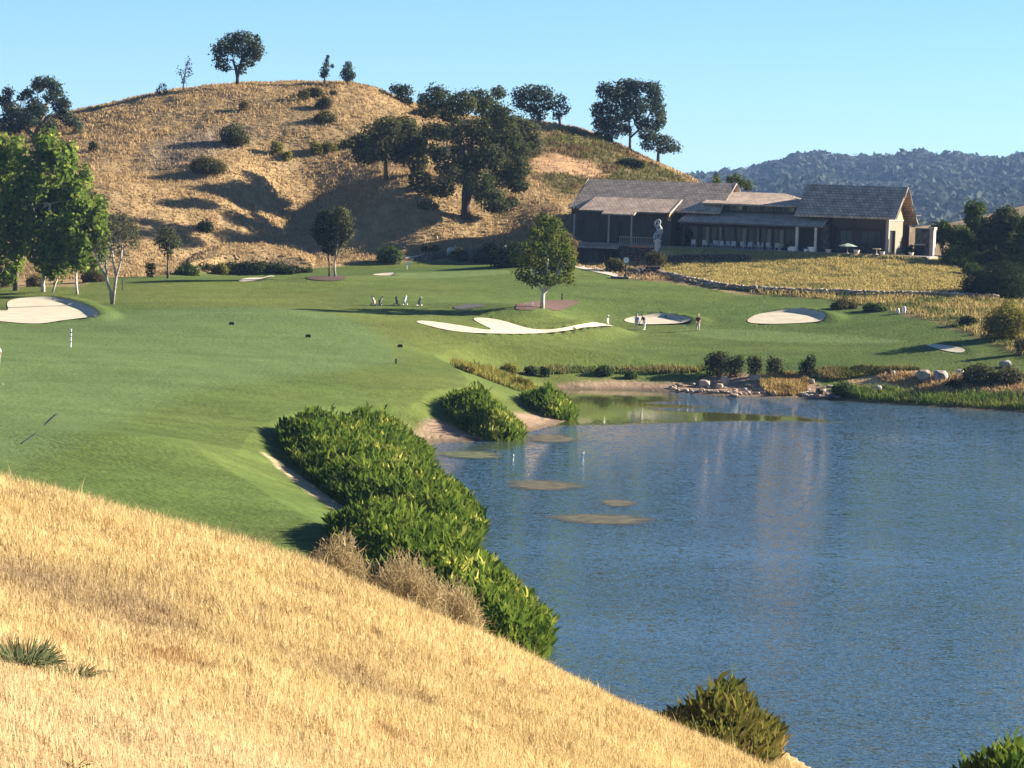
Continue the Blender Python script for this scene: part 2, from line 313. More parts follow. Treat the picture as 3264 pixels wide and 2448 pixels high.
class MB:
    def __init__(s): s.v = []; s.f = []
    def add(s, v, f):
        b = len(s.v); s.v += [tuple(map(float, p)) for p in v]; s.f += [tuple(b + i for i in q) for q in f]; return s
    def box(s, c, d, rz=0, taper=1.0):
        x, y, z = d[0] / 2, d[1] / 2, d[2] / 2; ca, sa = math.cos(rz), math.sin(rz); p = []
        for k, sz in ((1, -z), (taper, z)):
            for a, b in ((-x, -y), (x, -y), (x, y), (-x, y)): p.append((c[0] + k * (a * ca - b * sa), c[1] + k * (a * sa + b * ca), c[2] + sz))
        return s.add(p, [(3, 2, 1, 0), (4, 5, 6, 7), (0, 1, 5, 4), (1, 2, 6, 5), (2, 3, 7, 6), (3, 0, 4, 7)])
    def tube(s, pts, rs, n=7, cap=True):
        pts = [np.array(p, float) for p in pts]; m = len(pts); v = []
        for i, p in enumerate(pts):
            t = pts[min(i + 1, m - 1)] - pts[max(i - 1, 0)]; t = t / (np.linalg.norm(t) + 1e-9)
            a = np.cross(t, (0, 1, 0) if abs(t[1]) < .9 else (1, 0, 0)); a /= np.linalg.norm(a); b = np.cross(t, a)
            r = rs[i] if hasattr(rs, '__len__') else rs
            for k in range(n): an = 2 * math.pi * k / n; v.append(p + r * (a * math.cos(an) + b * math.sin(an)))
        f = [(i * n + k, i * n + (k + 1) % n, (i + 1) * n + (k + 1) % n, (i + 1) * n + k) for i in range(m - 1) for k in range(n)]
        if cap: f += [tuple(range(n))[::-1], tuple((m - 1) * n + k for k in range(n))]
        return s.add(v, f)
    def lathe(s, c, prof, n=12, sx=1, sy=1):
        v = [(c[0] + sx * r * math.cos(2 * math.pi * k / n), c[1] + sy * r * math.sin(2 * math.pi * k / n), c[2] + z) for r, z in prof for k in range(n)]
        m = len(prof); f = [(i * n + k, i * n + (k + 1) % n, (i + 1) * n + (k + 1) % n, (i + 1) * n + k) for i in range(m - 1) for k in range(n)]
        f += [tuple(range(n))[::-1], tuple((m - 1) * n + k for k in range(n))]; return s.add(v, f)
    def slab(s, q, th):                                # a sloping quad with thickness, thickened downwards
        q = [np.array(p, float) for p in q]; k = len(q); lo = [p - np.array([0, 0, th]) for p in q]
        return s.add(q + lo, [tuple(range(k)), tuple(range(2 * k - 1, k - 1, -1))] + [(i, i + k, (i + 1) % k + k, (i + 1) % k) for i in range(k)])
    def build(s, name, mat, parent=None, smooth=False, loc=None):
        v = s.v
        if loc is not None: v = [(p[0] - loc[0], p[1] - loc[1], p[2] - loc[2]) for p in v]
        me = bpy.data.meshes.new(name); me.from_pydata(v, [], s.f)
        if smooth: me.polygons.foreach_set('use_smooth', [True] * len(me.polygons))
        bm = bmesh.new(); bm.from_mesh(me); bmesh.ops.recalc_face_normals(bm, faces=bm.faces); bm.to_mesh(me); bm.free()
        o = link(name, me, mat, parent)
        if loc is not None: o.location = tuple(map(float, loc))
        return o

# ---------------------------------------------------------------- foliage
def unit(k):
    d = rng.normal(size=(k, 3)); return d / np.linalg.norm(d, axis=1)[:, None]
def leaf_quads(c, r, k, size, up=.0, inner=.25, shell=(.78, 1.08), aspect=.7):
    d = unit(k); rr = np.where(rng.random(k) < inner, rng.uniform(.3, .8, k), rng.uniform(*shell, k))
    p = np.asarray(c) + d * np.asarray(r) * rr[:, None]
    nrm = d + rng.normal(size=(k, 3)) * .55 + np.array([0, 0, up]); nrm /= np.linalg.norm(nrm, axis=1)[:, None]
    a = np.cross(nrm, unit(k)); a /= np.linalg.norm(a, axis=1)[:, None] + 1e-9; b = np.cross(nrm, a)
    s = size * rng.uniform(.55, 1.25, k)[:, None]
    return np.stack([p - a * s * .5, p - b * s * .5 * aspect, p + a * s * .55, p + b * s * .5 * aspect], 1)
def clump_leaves(clumps, size, cover, up=.25, inner=.25):
    Q = []
    for c, r in clumps:
        r = np.asarray(r); ar = 4 * math.pi * ((r[0] * r[1]) ** 1.6 / 3 + (r[0] * r[2]) ** 1.6 / 3 + (r[1] * r[2]) ** 1.6 / 3) ** (1 / 1.6)
        k = max(30, int(cover * ar / (size * size * .35)))
        Q.append(leaf_quads(c, r, k, size, up, inner))
        kk = k // 6                                      # loose sprays that break the outline
        Q.append(leaf_quads(c, r * 1.12, kk, size * .9, up, 0, (.95, 1.3)))
    return np.concatenate(Q)
def auto_clumps(cx, cy, rx, ry, D, k, cs, seed, flat=.8, dep=None):
    g = np.random.default_rng(seed); s = D / F; out = []; c = P(cx, cy, D); R = np.array([rx * s, (dep or min(rx, ry * 1.4)) * s, ry * s])
    for i in range(k):
        d = g.normal(size=3); d /= np.linalg.norm(d); q = g.uniform(.35, 1) ** .5
        cr_ = np.array([1, 1, flat]) * min(R[0], R[2]) * cs * g.uniform(.75, 1.3)
        out.append((c + d * np.maximum(R - cr_ * .8, 0.02) * q, cr_))
    return out
def tree(name, label, base, crown, mat, leaf=.4, cover=1.1, trunk=None, r0=.25, bark='bark', D=None, cat='tree', limbs=8, group=None, depth=.5, seed=1, inner=.25, up=.25):
    """base: photo pixel of the foot; crown: list of (px,py,rx,ry) clumps or ready clumps; trunk: extra (px,py) points of the stem(s)"""
    g = np.random.default_rng(seed)
    if D: q = P(base[0], base[1], D); b = np.array([q[0], q[1], H(q[0], q[1]) - .15])
    else: b = ground(*base); b[2] -= .1
    D = b[1]; s = D / F; cl = []
    for c in crown:
        if len(c) == 4:
            w = P(c[0], c[1], D); xs = [x[0] for x in crown if len(x) == 4]; wid = max(20, (max(xs) - min(xs)) / 2); t_ = (c[0] - (max(xs) + min(xs)) / 2) / wid
            w[1] += g.uniform(-1, 1) * depth * wid * s * 1.6 * math.sqrt(max(.05, 1 - t_ * t_)); cl.append((w, np.array([c[2] * s, (c[2] + c[3]) / 2 * s, c[3] * s])))
        else: cl.append(c)
    root = empty(name, b, 0, label, cat, group)
    Q = clump_leaves(cl, leaf, cover, up, inner) - b
    link('crown', quads_mesh('crown', Q), M[mat], root)
    mb = MB(); stems = trunk or [[(base[0], base[1] - 60 * 300 / D)]]
    for st in stems:
        pts = [b.copy()] if not isinstance(st[0][0], tuple) else []
        pts += [P(x, y, D) for x, y in st]
        k = len(pts); rs = [r0 * (1.25 if i == 0 else 1 - .55 * i / k) for i in range(k)]
        mb.tube([p - b for p in pts], rs, 8)
        tops = sorted(cl, key=lambda c: np.linalg.norm(c[0] - pts[-1]))[:max(2, limbs // len(stems))]
        for c, r in tops:
            j = int(g.integers(max(0, k - 2), k)); a = pts[j]; mid = a * .5 + c * .5 + g.normal(size=3) * .25 * s * 20 + np.array([0, 0, .1])
            mb.tube([a - b, mid - b, c - b], [rs[j] * .5, rs[j] * .24, rs[j] * .08], 6)
    mb.build('trunk', M[bark], root, True)
    return root
def shrub(name, label, px, py, w, h, mat, leaf=.3, cover=1.3, k=5, seed=1, D=None, cat='shrub', group=None, flat=.8, cs=.5):
    """one bush: (px,py) is its foot, w,h its size in photo pixels"""
    if D: q = P(px, py, D); b = np.array([q[0], q[1], H(q[0], q[1])])
    else: b = ground(px, py)
    D = b[1]; s = D / F; g = np.random.default_rng(seed); cl = []
    for i in range(k):
        t = (i + .5) / k * 2 - 1; hh = h * s * math.sqrt(max(.25, 1 - t * t * .75)) * g.uniform(.8, 1.1); r = min(w * s / 2 * cs * 1.1, hh * .62)
        cl.append((b + np.array([t * (w * s / 2 - r * .7), g.uniform(-.4, .4) * w * s * .5, hh - r * .95]), np.array([r * g.uniform(.9, 1.25), r, r * .95])))
        cl.append((b + np.array([t * (w * s / 2 - r * .7), g.uniform(-.3, .3) * w * s * .4, hh * .38]), np.array([r, r, hh * .45])))
    Q = clump_leaves(cl, leaf, cover * .75, .2, .3); Q[:, :, 2] = np.maximum(Q[:, :, 2], b[2] - .3)
    o = link(name, quads_mesh(name, Q - b), M[mat]); o.location = tuple(map(float, b)); return tag(o, label, cat, group)

# ---------------------------------------------------------------- the ground: one sheet from the knoll to the far valley
az = np.concatenate([np.radians(np.linspace(-32, -10.8, 70, endpoint=False)), np.radians(np.linspace(-10.8, 10.8, 640, endpoint=False)), np.radians(np.linspace(10.8, 32, 70))])
ys = np.concatenate([np.geomspace(6, 22, 14, endpoint=False), np.geomspace(22, 100, 190, endpoint=False), np.geomspace(100, 345, 330, endpoint=False), np.linspace(345, 470, 300, endpoint=False), np.geomspace(470, 6000, 90)])
TX = (np.tan(az)[None, :] * ys[:, None]).ravel(); TY = np.repeat(ys, len(az))
TZ = h_full(TX, TY)
def jitter(x, y, a=.6, sc=2.5): return x + a * 2 * (fbm(x, y, sc, 2, 51) - .5), y + a * 2 * (fbm(x, y, sc, 2, 61) - .5)
def mask(poly, x, y, soft=.8, jit=.5, sc=2.5):
    out = np.zeros(x.shape); lo, hi = poly.min(0) - soft * 2 - 2, poly.max(0) + soft * 2 + 2
    m = (x > lo[0]) & (x < hi[0]) & (y > lo[1]) & (y < hi[1])
    if m.any(): a, b = jitter(x[m], y[m], jit, sc); out[m] = sst(soft, -soft, pdist(poly, a, b))
    return out
C = lambda *a: np.array(a)
Z = {
 'fair': [(-400,1050),(0,1032),(150,1036),(310,1012),(430,985),(650,978),(900,983),(1050,1000),(1200,1050),(1268,1098),(1256,1150),(1210,1166),(1000,1190),(800,1212),(600,1255),(400,1335),(250,1405),(100,1465),(0,1490),(-400,1520)],
 'green': [(2118,1052),(2300,1046),(2600,1062),(2850,1080),(2905,1091),(2700,1096),(2400,1086),(2200,1073)],
 'green2': [(1130,882),(1300,868),(1600,858),(1650,868),(1500,880),(1300,888)],
 'beach1': [(1330,1345),(1400,1330),(1480,1372),(1600,1398),(1660,1396),(1640,1420),(1380,1440),(1300,1420)],
 'beach2': [(1610,1320),(1680,1312),(1800,1330),(1850,1350),(1700,1390),(1640,1370)],
 'beach3': [(1730,1246),(1755,1224),(1900,1216),(2010,1216),(2160,1222),(2240,1202),(2320,1188),(2420,1192),(2570,1208),(2680,1250),(2660,1285),(2300,1275)],
 'strip': [(2640,1190),(2760,1196),(2900,1178),(3060,1196),(3264,1206),(3500,1220),(3500,1262),(3264,1262),(2960,1262),(2760,1238)],
 'sand_edge': [(828,1428),(900,1480),(1000,1548),(1100,1618),(1180,1660),(1200,1690),(1080,1635),(980,1570),(890,1500)],
 'court': [(1180,830),(1280,812),(1420,800),(1640,800),(1840,835),(1840,850),(1640,836),(1420,834),(1300,828)],
 'thatch': [(1130,1370),(1250,1345),(1330,1350),(1360,1400),(1250,1420)]}
Z = {k: gpoly(v, 2) for k, v in Z.items()}
SCRUB = [gpoly(p, 2) for p in ([(1700,560),(1760,400),(1880,425),(2010,490),(2130,545),(2230,570),(2230,640),(1980,640),(1900,560),(1830,500),(1740,500)],
                               [(1690,560),(1800,545),(1900,560),(1960,600),(1900,640),(1800,630),(1730,600)])]
DIRT = gpoly([(1690,490),(1790,490),(1890,520),(1960,560),(1880,570),(1790,550),(1700,560)], 2)
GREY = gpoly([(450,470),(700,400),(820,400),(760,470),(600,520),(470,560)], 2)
def terrain_tone(x, y, z):
    d = lake_d(x, y); n1 = fbm(x, y, 14, 3, 71)[:, None]; n2 = fbm(x, y, 3, 3, 81)[:, None]; st = fbm(x * .25 + y * .06, y - .1 * x, 3.5, 3, 91)[:, None]
    rough = C(.060, .097, .021) * (1 - n1) + C(.094, .116, .028) * n1; rough = rough * (.72 + .46 * st) * (.85 + .3 * fbm(x, y, 1.2, 2, 47)[:, None])
    mow = (.5 + .5 * np.sin((x * .8 + y * .35 + 3 * fbm(x, y, 40, 2, 7)) * 1.05))[:, None]; fair = C(.090, .128, .040) * (.80 + .32 * st) * (.92 + .16 * n1) * (.965 + .07 * mow)
    lx = fbm(x, y, 30, 2, 99)[:, None]; rough = rough + C(.022, .013, .002) * sst(.5, .75, lx)
    t = rough; mx = lambda t, c, m: t * (1 - m[:, None]) + c * m[:, None]
    t = mx(t, fair, mask(Z['fair'], x, y, 2.2, 1.0, 6))
    gr = C(.105, .142, .042) * (.95 + .1 * n2)
    for k in ('green', 'green2'): t = mx(t, gr, mask(Z[k], x, y, .5, .2))
    a, b = jitter(x, y, 1.2, 4); dry = sst(.8, -.8, pdist(DRY, a, b)) * (y > 150)
    straw = C(.22, .145, .068) * (1 - n2) + C(.31, .215, .105) * n2; straw = straw * (.72 + .5 * fbm(x, y, 1.3, 2, 5)[:, None])
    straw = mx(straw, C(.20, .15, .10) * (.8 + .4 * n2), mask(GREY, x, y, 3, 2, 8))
    for p in SCRUB: straw = mx(straw, (C(.115, .078, .036) * (1 - n1) + C(.10, .094, .032) * n1) * (.6 + .8 * n2), mask(p, x, y, 2.0, 2.0, 5))
    straw = mx(straw, C(.34, .205, .105) * (.9 + .2 * n2), mask(DIRT, x, y, 1.2, 1))
    straw = mx(straw, C(.30, .25, .095) * (.75 + .5 * n2), mask(BANK, x, y, .6, .3))
    lowscrub = mask(np.array(list(WALL) + [hit(px_, py_)[:2] for px_, py_ in ((3400,960),(3400,1160),(3264,1138),(3190,1105),(3050,1045),(2860,992),(2640,953),(2420,937))]), x, y, 1, .8)
    straw = mx(straw, (C(.20, .16, .062) * (1 - n1) + C(.115, .12, .035) * n1) * (.7 + .6 * n2), lowscrub)
    t = mx(t, straw, dry)
    u, v = buv(x, y); t = mx(t, C(.12, .10, .08), (mask(Z['court'], x, y, .8, .5)))
    mud = C(.24, .165, .105) * (.75 + .5 * n2)
    for k in ('beach1', 'beach2', 'beach3'): t = mx(t, mud, mask(Z[k], x, y, .6, .5, 2))
    t = mx(t, C(.40, .30, .17) * (.8 + .4 * n2), mask(Z['sand_edge'], x, y, .25, .3, 2))
    t = mx(t, C(.20, .18, .06), .6 * mask(Z['thatch'], x, y, 2, 1))
    t = mx(t, C(.42, .27, .125) * (.75 + .5 * n2), mask(Z['strip'], x, y, .7, .8, 2))
    wet = sst(1.6, .1, d + .8 * (n2[:, 0] - .5)) * (y > 100); t = mx(t, C(.11, .078, .05) * (.7 + .6 * n2), wet)
    kn = sst(108, 98, y) * 1.0
    ks = (C(.36, .25, .115) * (1 - n2) + C(.27, .18, .085) * n2) * (.8 + .4 * fbm(x, y, .7, 2, 15)[:, None])
    t = mx(t, ks, kn); t = mx(t, C(.05, .05, .03), sst(-.2, -1.2, d)); far = sst(600, 900, y); t = mx(t, C(.36, .28, .14) * np.ones_like(t), far)
    return np.clip(t, .005, .9)
gid = np.arange(len(TX)).reshape(len(ys), len(az)); q = np.stack([gid[:-1, :-1], gid[:-1, 1:], gid[1:, 1:], gid[1:, :-1]], -1).reshape(-1, 4)
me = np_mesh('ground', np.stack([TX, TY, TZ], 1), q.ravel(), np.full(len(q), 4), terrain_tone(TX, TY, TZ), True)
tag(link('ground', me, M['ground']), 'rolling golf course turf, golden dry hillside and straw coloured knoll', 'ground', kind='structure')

def sheet(name, poly, mat, lift, label, cat, step=.8, kind='structure', hz=None, tone=None):
    """a ground covering cut to an outline and draped over the ground"""
    poly = np.asarray(poly); lo, hi = poly.min(0), poly.max(0); st = max(step, (hi - lo).max() / 60)
    gx, gy = np.meshgrid(np.arange(lo[0], hi[0], st), np.arange(lo[1], hi[1], st)); gx, gy = gx.ravel(), gy.ravel()
    ins = pdist(poly, gx, gy) < -st * .4; pts = np.concatenate([poly, np.stack([gx[ins], gy[ins]], 1)]); k = len(poly)
    v, e, f, _, _, _ = delaunay_2d_cdt([Vector(p) for p in pts], [], [list(range(k))], 1, 1e-4)
    v = np.array([tuple(p) for p in v]); z = (h_full(v[:, 0], v[:, 1]) if hz is None else np.full(len(v), hz)) + lift
    if cat == 'sand bunker': z += np.where(pdist(poly, v[:, 0], v[:, 1]) < -.35, .30, 0)
    me = bpy.data.meshes.new(name); me.from_pydata([(a, b, c) for (a, b), c in zip(v, z)], [], f); me.polygons.foreach_set('use_smooth', [True] * len(me.polygons))
    bm = bmesh.new(); bm.from_mesh(me); bmesh.ops.recalc_face_normals(bm, faces=bm.faces)
    if sum(fc.normal.z for fc in bm.faces) < 0: bmesh.ops.reverse_faces(bm, faces=bm.faces)
    bm.to_mesh(me); bm.free(); o = link(name, me, mat); return tag(o, label, cat, kind=kind)
for k, lab in (('b1', 'large bright sand bunker below the maple trees on the left'), ('b2', 'long forked sand bunker with two tongues in the middle of the course'), ('b3', 'lens shaped sand bunker behind the golfers in blue and white'),
               ('b4', 'oval sand bunker with dark grassy lip below the stone wall'), ('b5', 'small narrow sand bunker near the right end of the course'), ('b6', 'slim bright bunker left of the paired trees'), ('b7', 'tiny sand strip beside the upper green')):
    sheet('sand_bunker', BUNK[k], M['sand'], .05, lab, 'sand bunker')
def ellipse_px(cx, cy, rx, ry, k=20): return gpoly([(cx + rx * math.cos(a), cy + .034 * rx * math.cos(a) + ry * math.sin(a)) for a in np.linspace(0, 2 * math.pi, k, endpoint=False)], 1)
sheet('mulch_bed', ellipse_px(1040, 893, 64, 11), M['mulch'], .07, 'dark round mulch bed under the paired trees', 'mulch bed')
sheet('mulch_bed', gpoly([(1640,985),(1680,968),(1760,961),(1850,962),(1845,972),(1800,988),(1720,994),(1650,993)], 2), plain('red_mulch', (.105, .056, .040), .95, .3, 4, .5), .07, 'reddish mulch bed around the white trunked tree', 'mulch bed')
sheet('path', gpoly([(1825,850),(1850,848),(1925,862),(1990,878),(2015,885),(2000,888),(1940,876),(1860,858)], 1), M['path'], .06, 'pale curved path below the clubhouse', 'path')
sheet('path', gpoly([(1440,984),(1475,975),(1530,974),(1555,980),(1500,987),(1460,991)], 1), M['asphalt'], .06, 'short grey path patch beside the tree shadow', 'path')
sheet('path', gpoly([(1290,818),(1330,812),(1355,809),(1358,813),(1330,818),(1295,824)], 1), M['path'], .06, 'short pale path at the foot of the hill', 'path')

# ---------------------------------------------------------------- lake
def water_mat():
    m, t, N, L, B = new_mat('lake_water'); co = N.new('ShaderNodeTexCoord').outputs['Object']
    B.inputs['IOR'].default_value = 1.33; B.inputs['Roughness'].default_value = .03
    at = N.new('ShaderNodeAttribute'); at.attribute_name = 'tone'; sep = N.new('ShaderNodeSeparateColor'); L.new(at.outputs['Color'], sep.inputs[0])
    mc = N.new('ShaderNodeMix'); mc.data_type = 'RGBA'; mc.inputs[6].default_value = (.034, .066, .084, 1); mc.inputs[7].default_value = (.060, .068, .018, 1); L.new(sep.outputs[1], mc.inputs[0]); L.new(mc.outputs[2], B.inputs['Base Color'])  # olive base in the calm cove: shallow algae plus painted green of the reflected bank
    prev = None
    for sc, dist, stf in ((.5, .16, (1, 1.6, 1)), (2.8, .66, (1, 1.6, 1)), (8.0, .8, (1, 1.4, 1))):
        mp = N.new('ShaderNodeMapping'); mp.inputs['Scale'].default_value = stf; mp.inputs['Rotation'].default_value = (0, 0, .25); L.new(co, mp.inputs[0])
        tx = N.new('ShaderNodeTexNoise'); tx.inputs['Scale'].default_value = sc; tx.inputs['Detail'].default_value = 3; L.new(mp.outputs[0], tx.inputs['Vector'])
        sb = N.new('ShaderNodeVectorMath'); sb.operation = 'SUBTRACT'; sb.inputs[1].default_value = (.5, .5, .5); L.new(tx.outputs['Color'], sb.inputs[0])
        ml = N.new('ShaderNodeVectorMath'); ml.operation = 'MULTIPLY'; ml.inputs[1].default_value = (dist, dist * 1.3, 0); L.new(sb.outputs[0], ml.inputs[0])
        if prev: ad = N.new('ShaderNodeVectorMath'); L.new(prev.outputs[0], ad.inputs[0]); L.new(ml.outputs[0], ad.inputs[1]); prev = ad
        else: prev = ml
    sc_ = N.new('ShaderNodeVectorMath'); sc_.operation = 'SCALE'; L.new(prev.outputs[0], sc_.inputs[0]); L.new(sep.outputs[0], sc_.inputs['Scale'])
    ad = N.new('ShaderNodeVectorMath'); ad.inputs[1].default_value = (0, 0, 1); L.new(sc_.outputs[0], ad.inputs[0]); nm = N.new('ShaderNodeVectorMath'); nm.operation = 'NORMALIZE'; L.new(ad.outputs[0], nm.inputs[0]); L.new(nm.outputs[0], B.inputs['Normal']); return m
gx, gy = np.meshgrid(np.linspace(-45, 180, 300), np.linspace(72, 312, 320)); wx, wy = gx.ravel(), gy.ravel()
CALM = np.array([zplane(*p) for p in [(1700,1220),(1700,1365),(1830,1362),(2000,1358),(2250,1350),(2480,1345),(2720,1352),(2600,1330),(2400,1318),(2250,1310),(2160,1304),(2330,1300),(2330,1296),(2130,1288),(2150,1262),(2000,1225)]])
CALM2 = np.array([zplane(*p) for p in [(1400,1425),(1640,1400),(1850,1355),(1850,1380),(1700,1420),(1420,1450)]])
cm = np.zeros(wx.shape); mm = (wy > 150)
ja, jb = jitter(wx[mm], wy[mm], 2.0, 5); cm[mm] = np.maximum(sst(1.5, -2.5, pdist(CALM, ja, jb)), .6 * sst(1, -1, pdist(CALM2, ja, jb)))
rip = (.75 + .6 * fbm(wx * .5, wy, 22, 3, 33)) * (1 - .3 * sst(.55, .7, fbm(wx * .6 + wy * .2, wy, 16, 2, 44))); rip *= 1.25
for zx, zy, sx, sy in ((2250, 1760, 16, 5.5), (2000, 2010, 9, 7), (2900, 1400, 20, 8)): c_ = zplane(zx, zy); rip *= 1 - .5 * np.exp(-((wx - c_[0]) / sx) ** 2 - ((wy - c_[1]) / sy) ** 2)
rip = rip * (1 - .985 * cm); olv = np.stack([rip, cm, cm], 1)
gi = np.arange(len(wx)).reshape(gx.shape); q = np.stack([gi[:-1, :-1], gi[:-1, 1:], gi[1:, 1:], gi[1:, :-1]], -1).reshape(-1, 4)
keep = lake_d(wx[q[:, 0]], wy[q[:, 0]]) < 4; q = q[keep]
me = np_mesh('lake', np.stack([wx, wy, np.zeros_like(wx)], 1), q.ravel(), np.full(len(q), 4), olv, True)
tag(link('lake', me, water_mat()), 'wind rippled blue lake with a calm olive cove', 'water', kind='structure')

# ---------------------------------------------------------------- far wooded hills
RID = [(-2600,560),(0,560),(1500,562),(2200,572),(2350,562),(2420,548),(2480,528),(2540,512),(2600,500),(2680,514),(2720,518),(2780,514),(2850,508),(2920,498),(3000,512),(3060,505),(3120,516),(3180,522),(3240,508),(3300,500),(3480,486),(3900,500),(4600,520),(6500,560)]
RA = np.array([math.atan2(P(x, y, 1)[0], 1) for x, y in RID]); RE = np.array([(P(x, y + 24, 1)[2] - CZ) for x, y in RID])
def far_h(a, y):
    e = np.interp(a, RA, RE); x = np.tan(a) * y; f = sst(2000, 3500, y); n_ = fbm(x, y, 420, 4, 201) - .5
    return 2 + (CZ - 2 + e * 3500) * f ** .8 + n_ * 60 * f * (1 - f) * 3 + 25 * sst(3500, 4000, y) * (fbm(x, y, 600, 2, 9) - .6)
fa = np.radians(np.linspace(-32, 32, 420)); fy = np.concatenate([np.linspace(1900, 3600, 120), np.linspace(3640, 4600, 14)])
X_, Y_ = np.meshgrid(np.tan(fa), fy); ZZ = far_h(np.arctan(X_.ravel()), Y_.ravel()); XX = (X_ * Y_).ravel(); YY = Y_.ravel()
gi = np.arange(len(XX)).reshape(X_.shape); q = np.stack([gi[:-1, :-1], gi[:-1, 1:], gi[1:, 1:], gi[1:, :-1]], -1).reshape(-1, 4)
nf = fbm(XX, YY, 90, 3, 77)[:, None]
me = np_mesh('far_hills', np.stack([XX, YY, ZZ], 1), q.ravel(), np.full(len(q), 4), C(.045, .045, .028) * (.7 + .6 * nf) + C(.22, .17, .10) * sst(.66, .74, nf), True)
tag(link('far_hills', me, M['far']), 'distant hazy wooded ridge behind the clubhouse', 'hills', kind='structure')
k = 9000; ta = np.radians(rng.uniform(-2, 13, k)); ty = np.where(rng.random(k) < .22, rng.uniform(3440, 3520, k), 2100 + 1400 * rng.random(k) ** .8)
keep = vnoise(np.tan(ta) * ty / 70, ty / 70, 5) > .30; ta, ty = ta[keep], ty[keep]; Q = []
for a, y in zip(ta, ty):
    x = math.tan(a) * y; r = rng.uniform(3.0, 8.0); hh = rng.uniform(.8, 1.5) * r
    Q.append((x, y, r, hh))
Q = np.array(Q); n2_ = 1500; ta2 = np.radians(rng.uniform(7.2, 13.5, n2_)); ty2 = 1000 + 1150 * rng.random(n2_) ** .7; r2 = rng.uniform(2.2, 4.2, n2_); Q = np.concatenate([Q, np.stack([np.tan(ta2) * ty2, ty2, r2, r2 * rng.uniform(.8, 1.3, n2_)], 1)])
zz = np.concatenate([far_h(ta, ty), h_full(np.tan(ta2) * ty2, ty2)]); c = np.stack([Q[:, 0], Q[:, 1], zz + Q[:, 3] * .75], 1)
k = 17; cc = np.repeat(c, k, 0); rr = np.repeat(np.stack([Q[:, 2], Q[:, 2], Q[:, 3]], 1), k, 0); d = unit(len(cc)); d[:, 2] = np.abs(d[:, 2]) * .9 - .1
p = cc + d * rr * rng.uniform(.5, 1.05, (len(cc), 1)); nn = d + rng.normal(size=d.shape) * .5; nn /= np.linalg.norm(nn, axis=1)[:, None]
a = np.cross(nn, unit(len(nn))); a /= np.linalg.norm(a, axis=1)[:, None]; b = np.cross(nn, a); s_ = rr[:, :1] * rng.uniform(.35, .72, (len(cc), 1))
tag(link('far_wood', quads_mesh('far_wood', np.stack([p - a * s_, p - b * s_ * .8, p + a * s_, p + b * s_ * .8], 1)), M['wood']), 'dense dark woodland covering the distant ridge', 'woodland', kind='stuff')

# ---------------------------------------------------------------- grasses (nobody could count them)
def blade_mat(name, trans=.35):
    m, t, N, L, B = new_mat(name); N.remove(B); at = N.new('ShaderNodeAttribute'); at.attribute_name = 'tone'
    d = N.new('ShaderNodeBsdfDiffuse'); tr = N.new('ShaderNodeBsdfTranslucent'); mx = N.new('ShaderNodeMixShader'); mx.inputs[0].default_value = trans
    for x in (d, tr): L.new(at.outputs['Color'], x.inputs[0])
    L.new(d.outputs[0], mx.inputs[1]); L.new(tr.outputs[0], mx.inputs[2]); L.new(mx.outputs[0], N['Material Output'].inputs[0]); return m
M['blade'] = blade_mat('dry_grass_blades'); M['tuft'] = blade_mat('tufts', .3)
def blades(name, x, y, z, hgt, wid, lean, tone, label, cat, mat, kind='stuff'):
    k = len(x); an = rng.uniform(0, 2 * math.pi, k); dx, dy = np.cos(an), np.sin(an); la = rng.uniform(0, 2 * math.pi, k)
    lx, ly = np.cos(la) * lean * hgt - .12 * hgt, np.sin(la) * lean * hgt
    b0 = np.stack([x - dx * wid / 2, y - dy * wid / 2, z - .03], 1); b1 = np.stack([x + dx * wid / 2, y + dy * wid / 2, z - .03], 1)
    mx, my = x + lx * .35, y + ly * .35; m0 = np.stack([mx - dx * wid * .4, my - dy * wid * .4, z + hgt * .6], 1); m1 = np.stack([mx + dx * wid * .4, my + dy * wid * .4, z + hgt * .6], 1)
    t_ = np.stack([x + lx, y + ly, z + hgt * np.sqrt(np.clip(1 - lean ** 2 * .6, .15, 1))], 1)
    V = np.stack([b0, b1, m1, m0, t_], 1).reshape(-1, 3); base = np.arange(k)[:, None] * 5
    loops = np.concatenate([base + np.array([[0, 1, 2, 3, 3, 2, 4]])], 1).ravel(); sizes = np.tile([4, 3], k)
    me = np_mesh(name, V, loops, sizes, np.repeat(tone, 5, 0)); return tag(link(name, me, mat), label, cat, kind=kind)
k = 880000; a_ = np.radians(rng.uniform(-14, 14, k)); y_ = 19 + (103 - 19) * rng.random(k) ** .8; x_ = np.tan(a_) * y_
px_ = 1632 + np.tan(a_) * F; EX = np.array([-1500, 0, 400, 800, 1200, 1500, 1800, 2100, 2350, 2700, 3300, 4500]); ED = np.array([68, 67, 69, 70, 72, 74, 76, 82, 97, 98, 92, 80]) + 5
ok = y_ < np.interp(px_, EX, ED); x_, y_ = x_[ok], y_[ok]; z_ = h_full(x_, y_); ok = (z_ > .12) & (lake_d(x_, y_) > .6); x_, y_, z_ = x_[ok], y_[ok], z_[ok]
p1 = fbm(x_, y_, 6, 3, 301); p2 = fbm(x_, y_, 1.2, 2, 311); p3 = fbm(x_, y_ * .5, 10, 2, 321); ed = sst(12, 2, np.interp(1632 + x_ / y_ * F, EX, ED) - y_)
hg = (.08 + .13 * p1 + .13 * p2 + .12 * ed) * rng.uniform(.4, 1.45, len(x_)) * (.45 + 1.1 * fbm(x_, y_, .8, 2, 351)) * np.interp(y_, [20, 34, 55, 80], [.42, .65, 1.0, 1.0]); hg[rng.random(len(x_)) < .006] *= 1.9
r_ = rng.random((len(x_), 1)); tn = (C(.35, .245, .10) * (1 - r_) + C(.72, .555, .275) * r_) * (.72 + .5 * fbm(x_, y_, 3.5, 3, 341))[:, None]
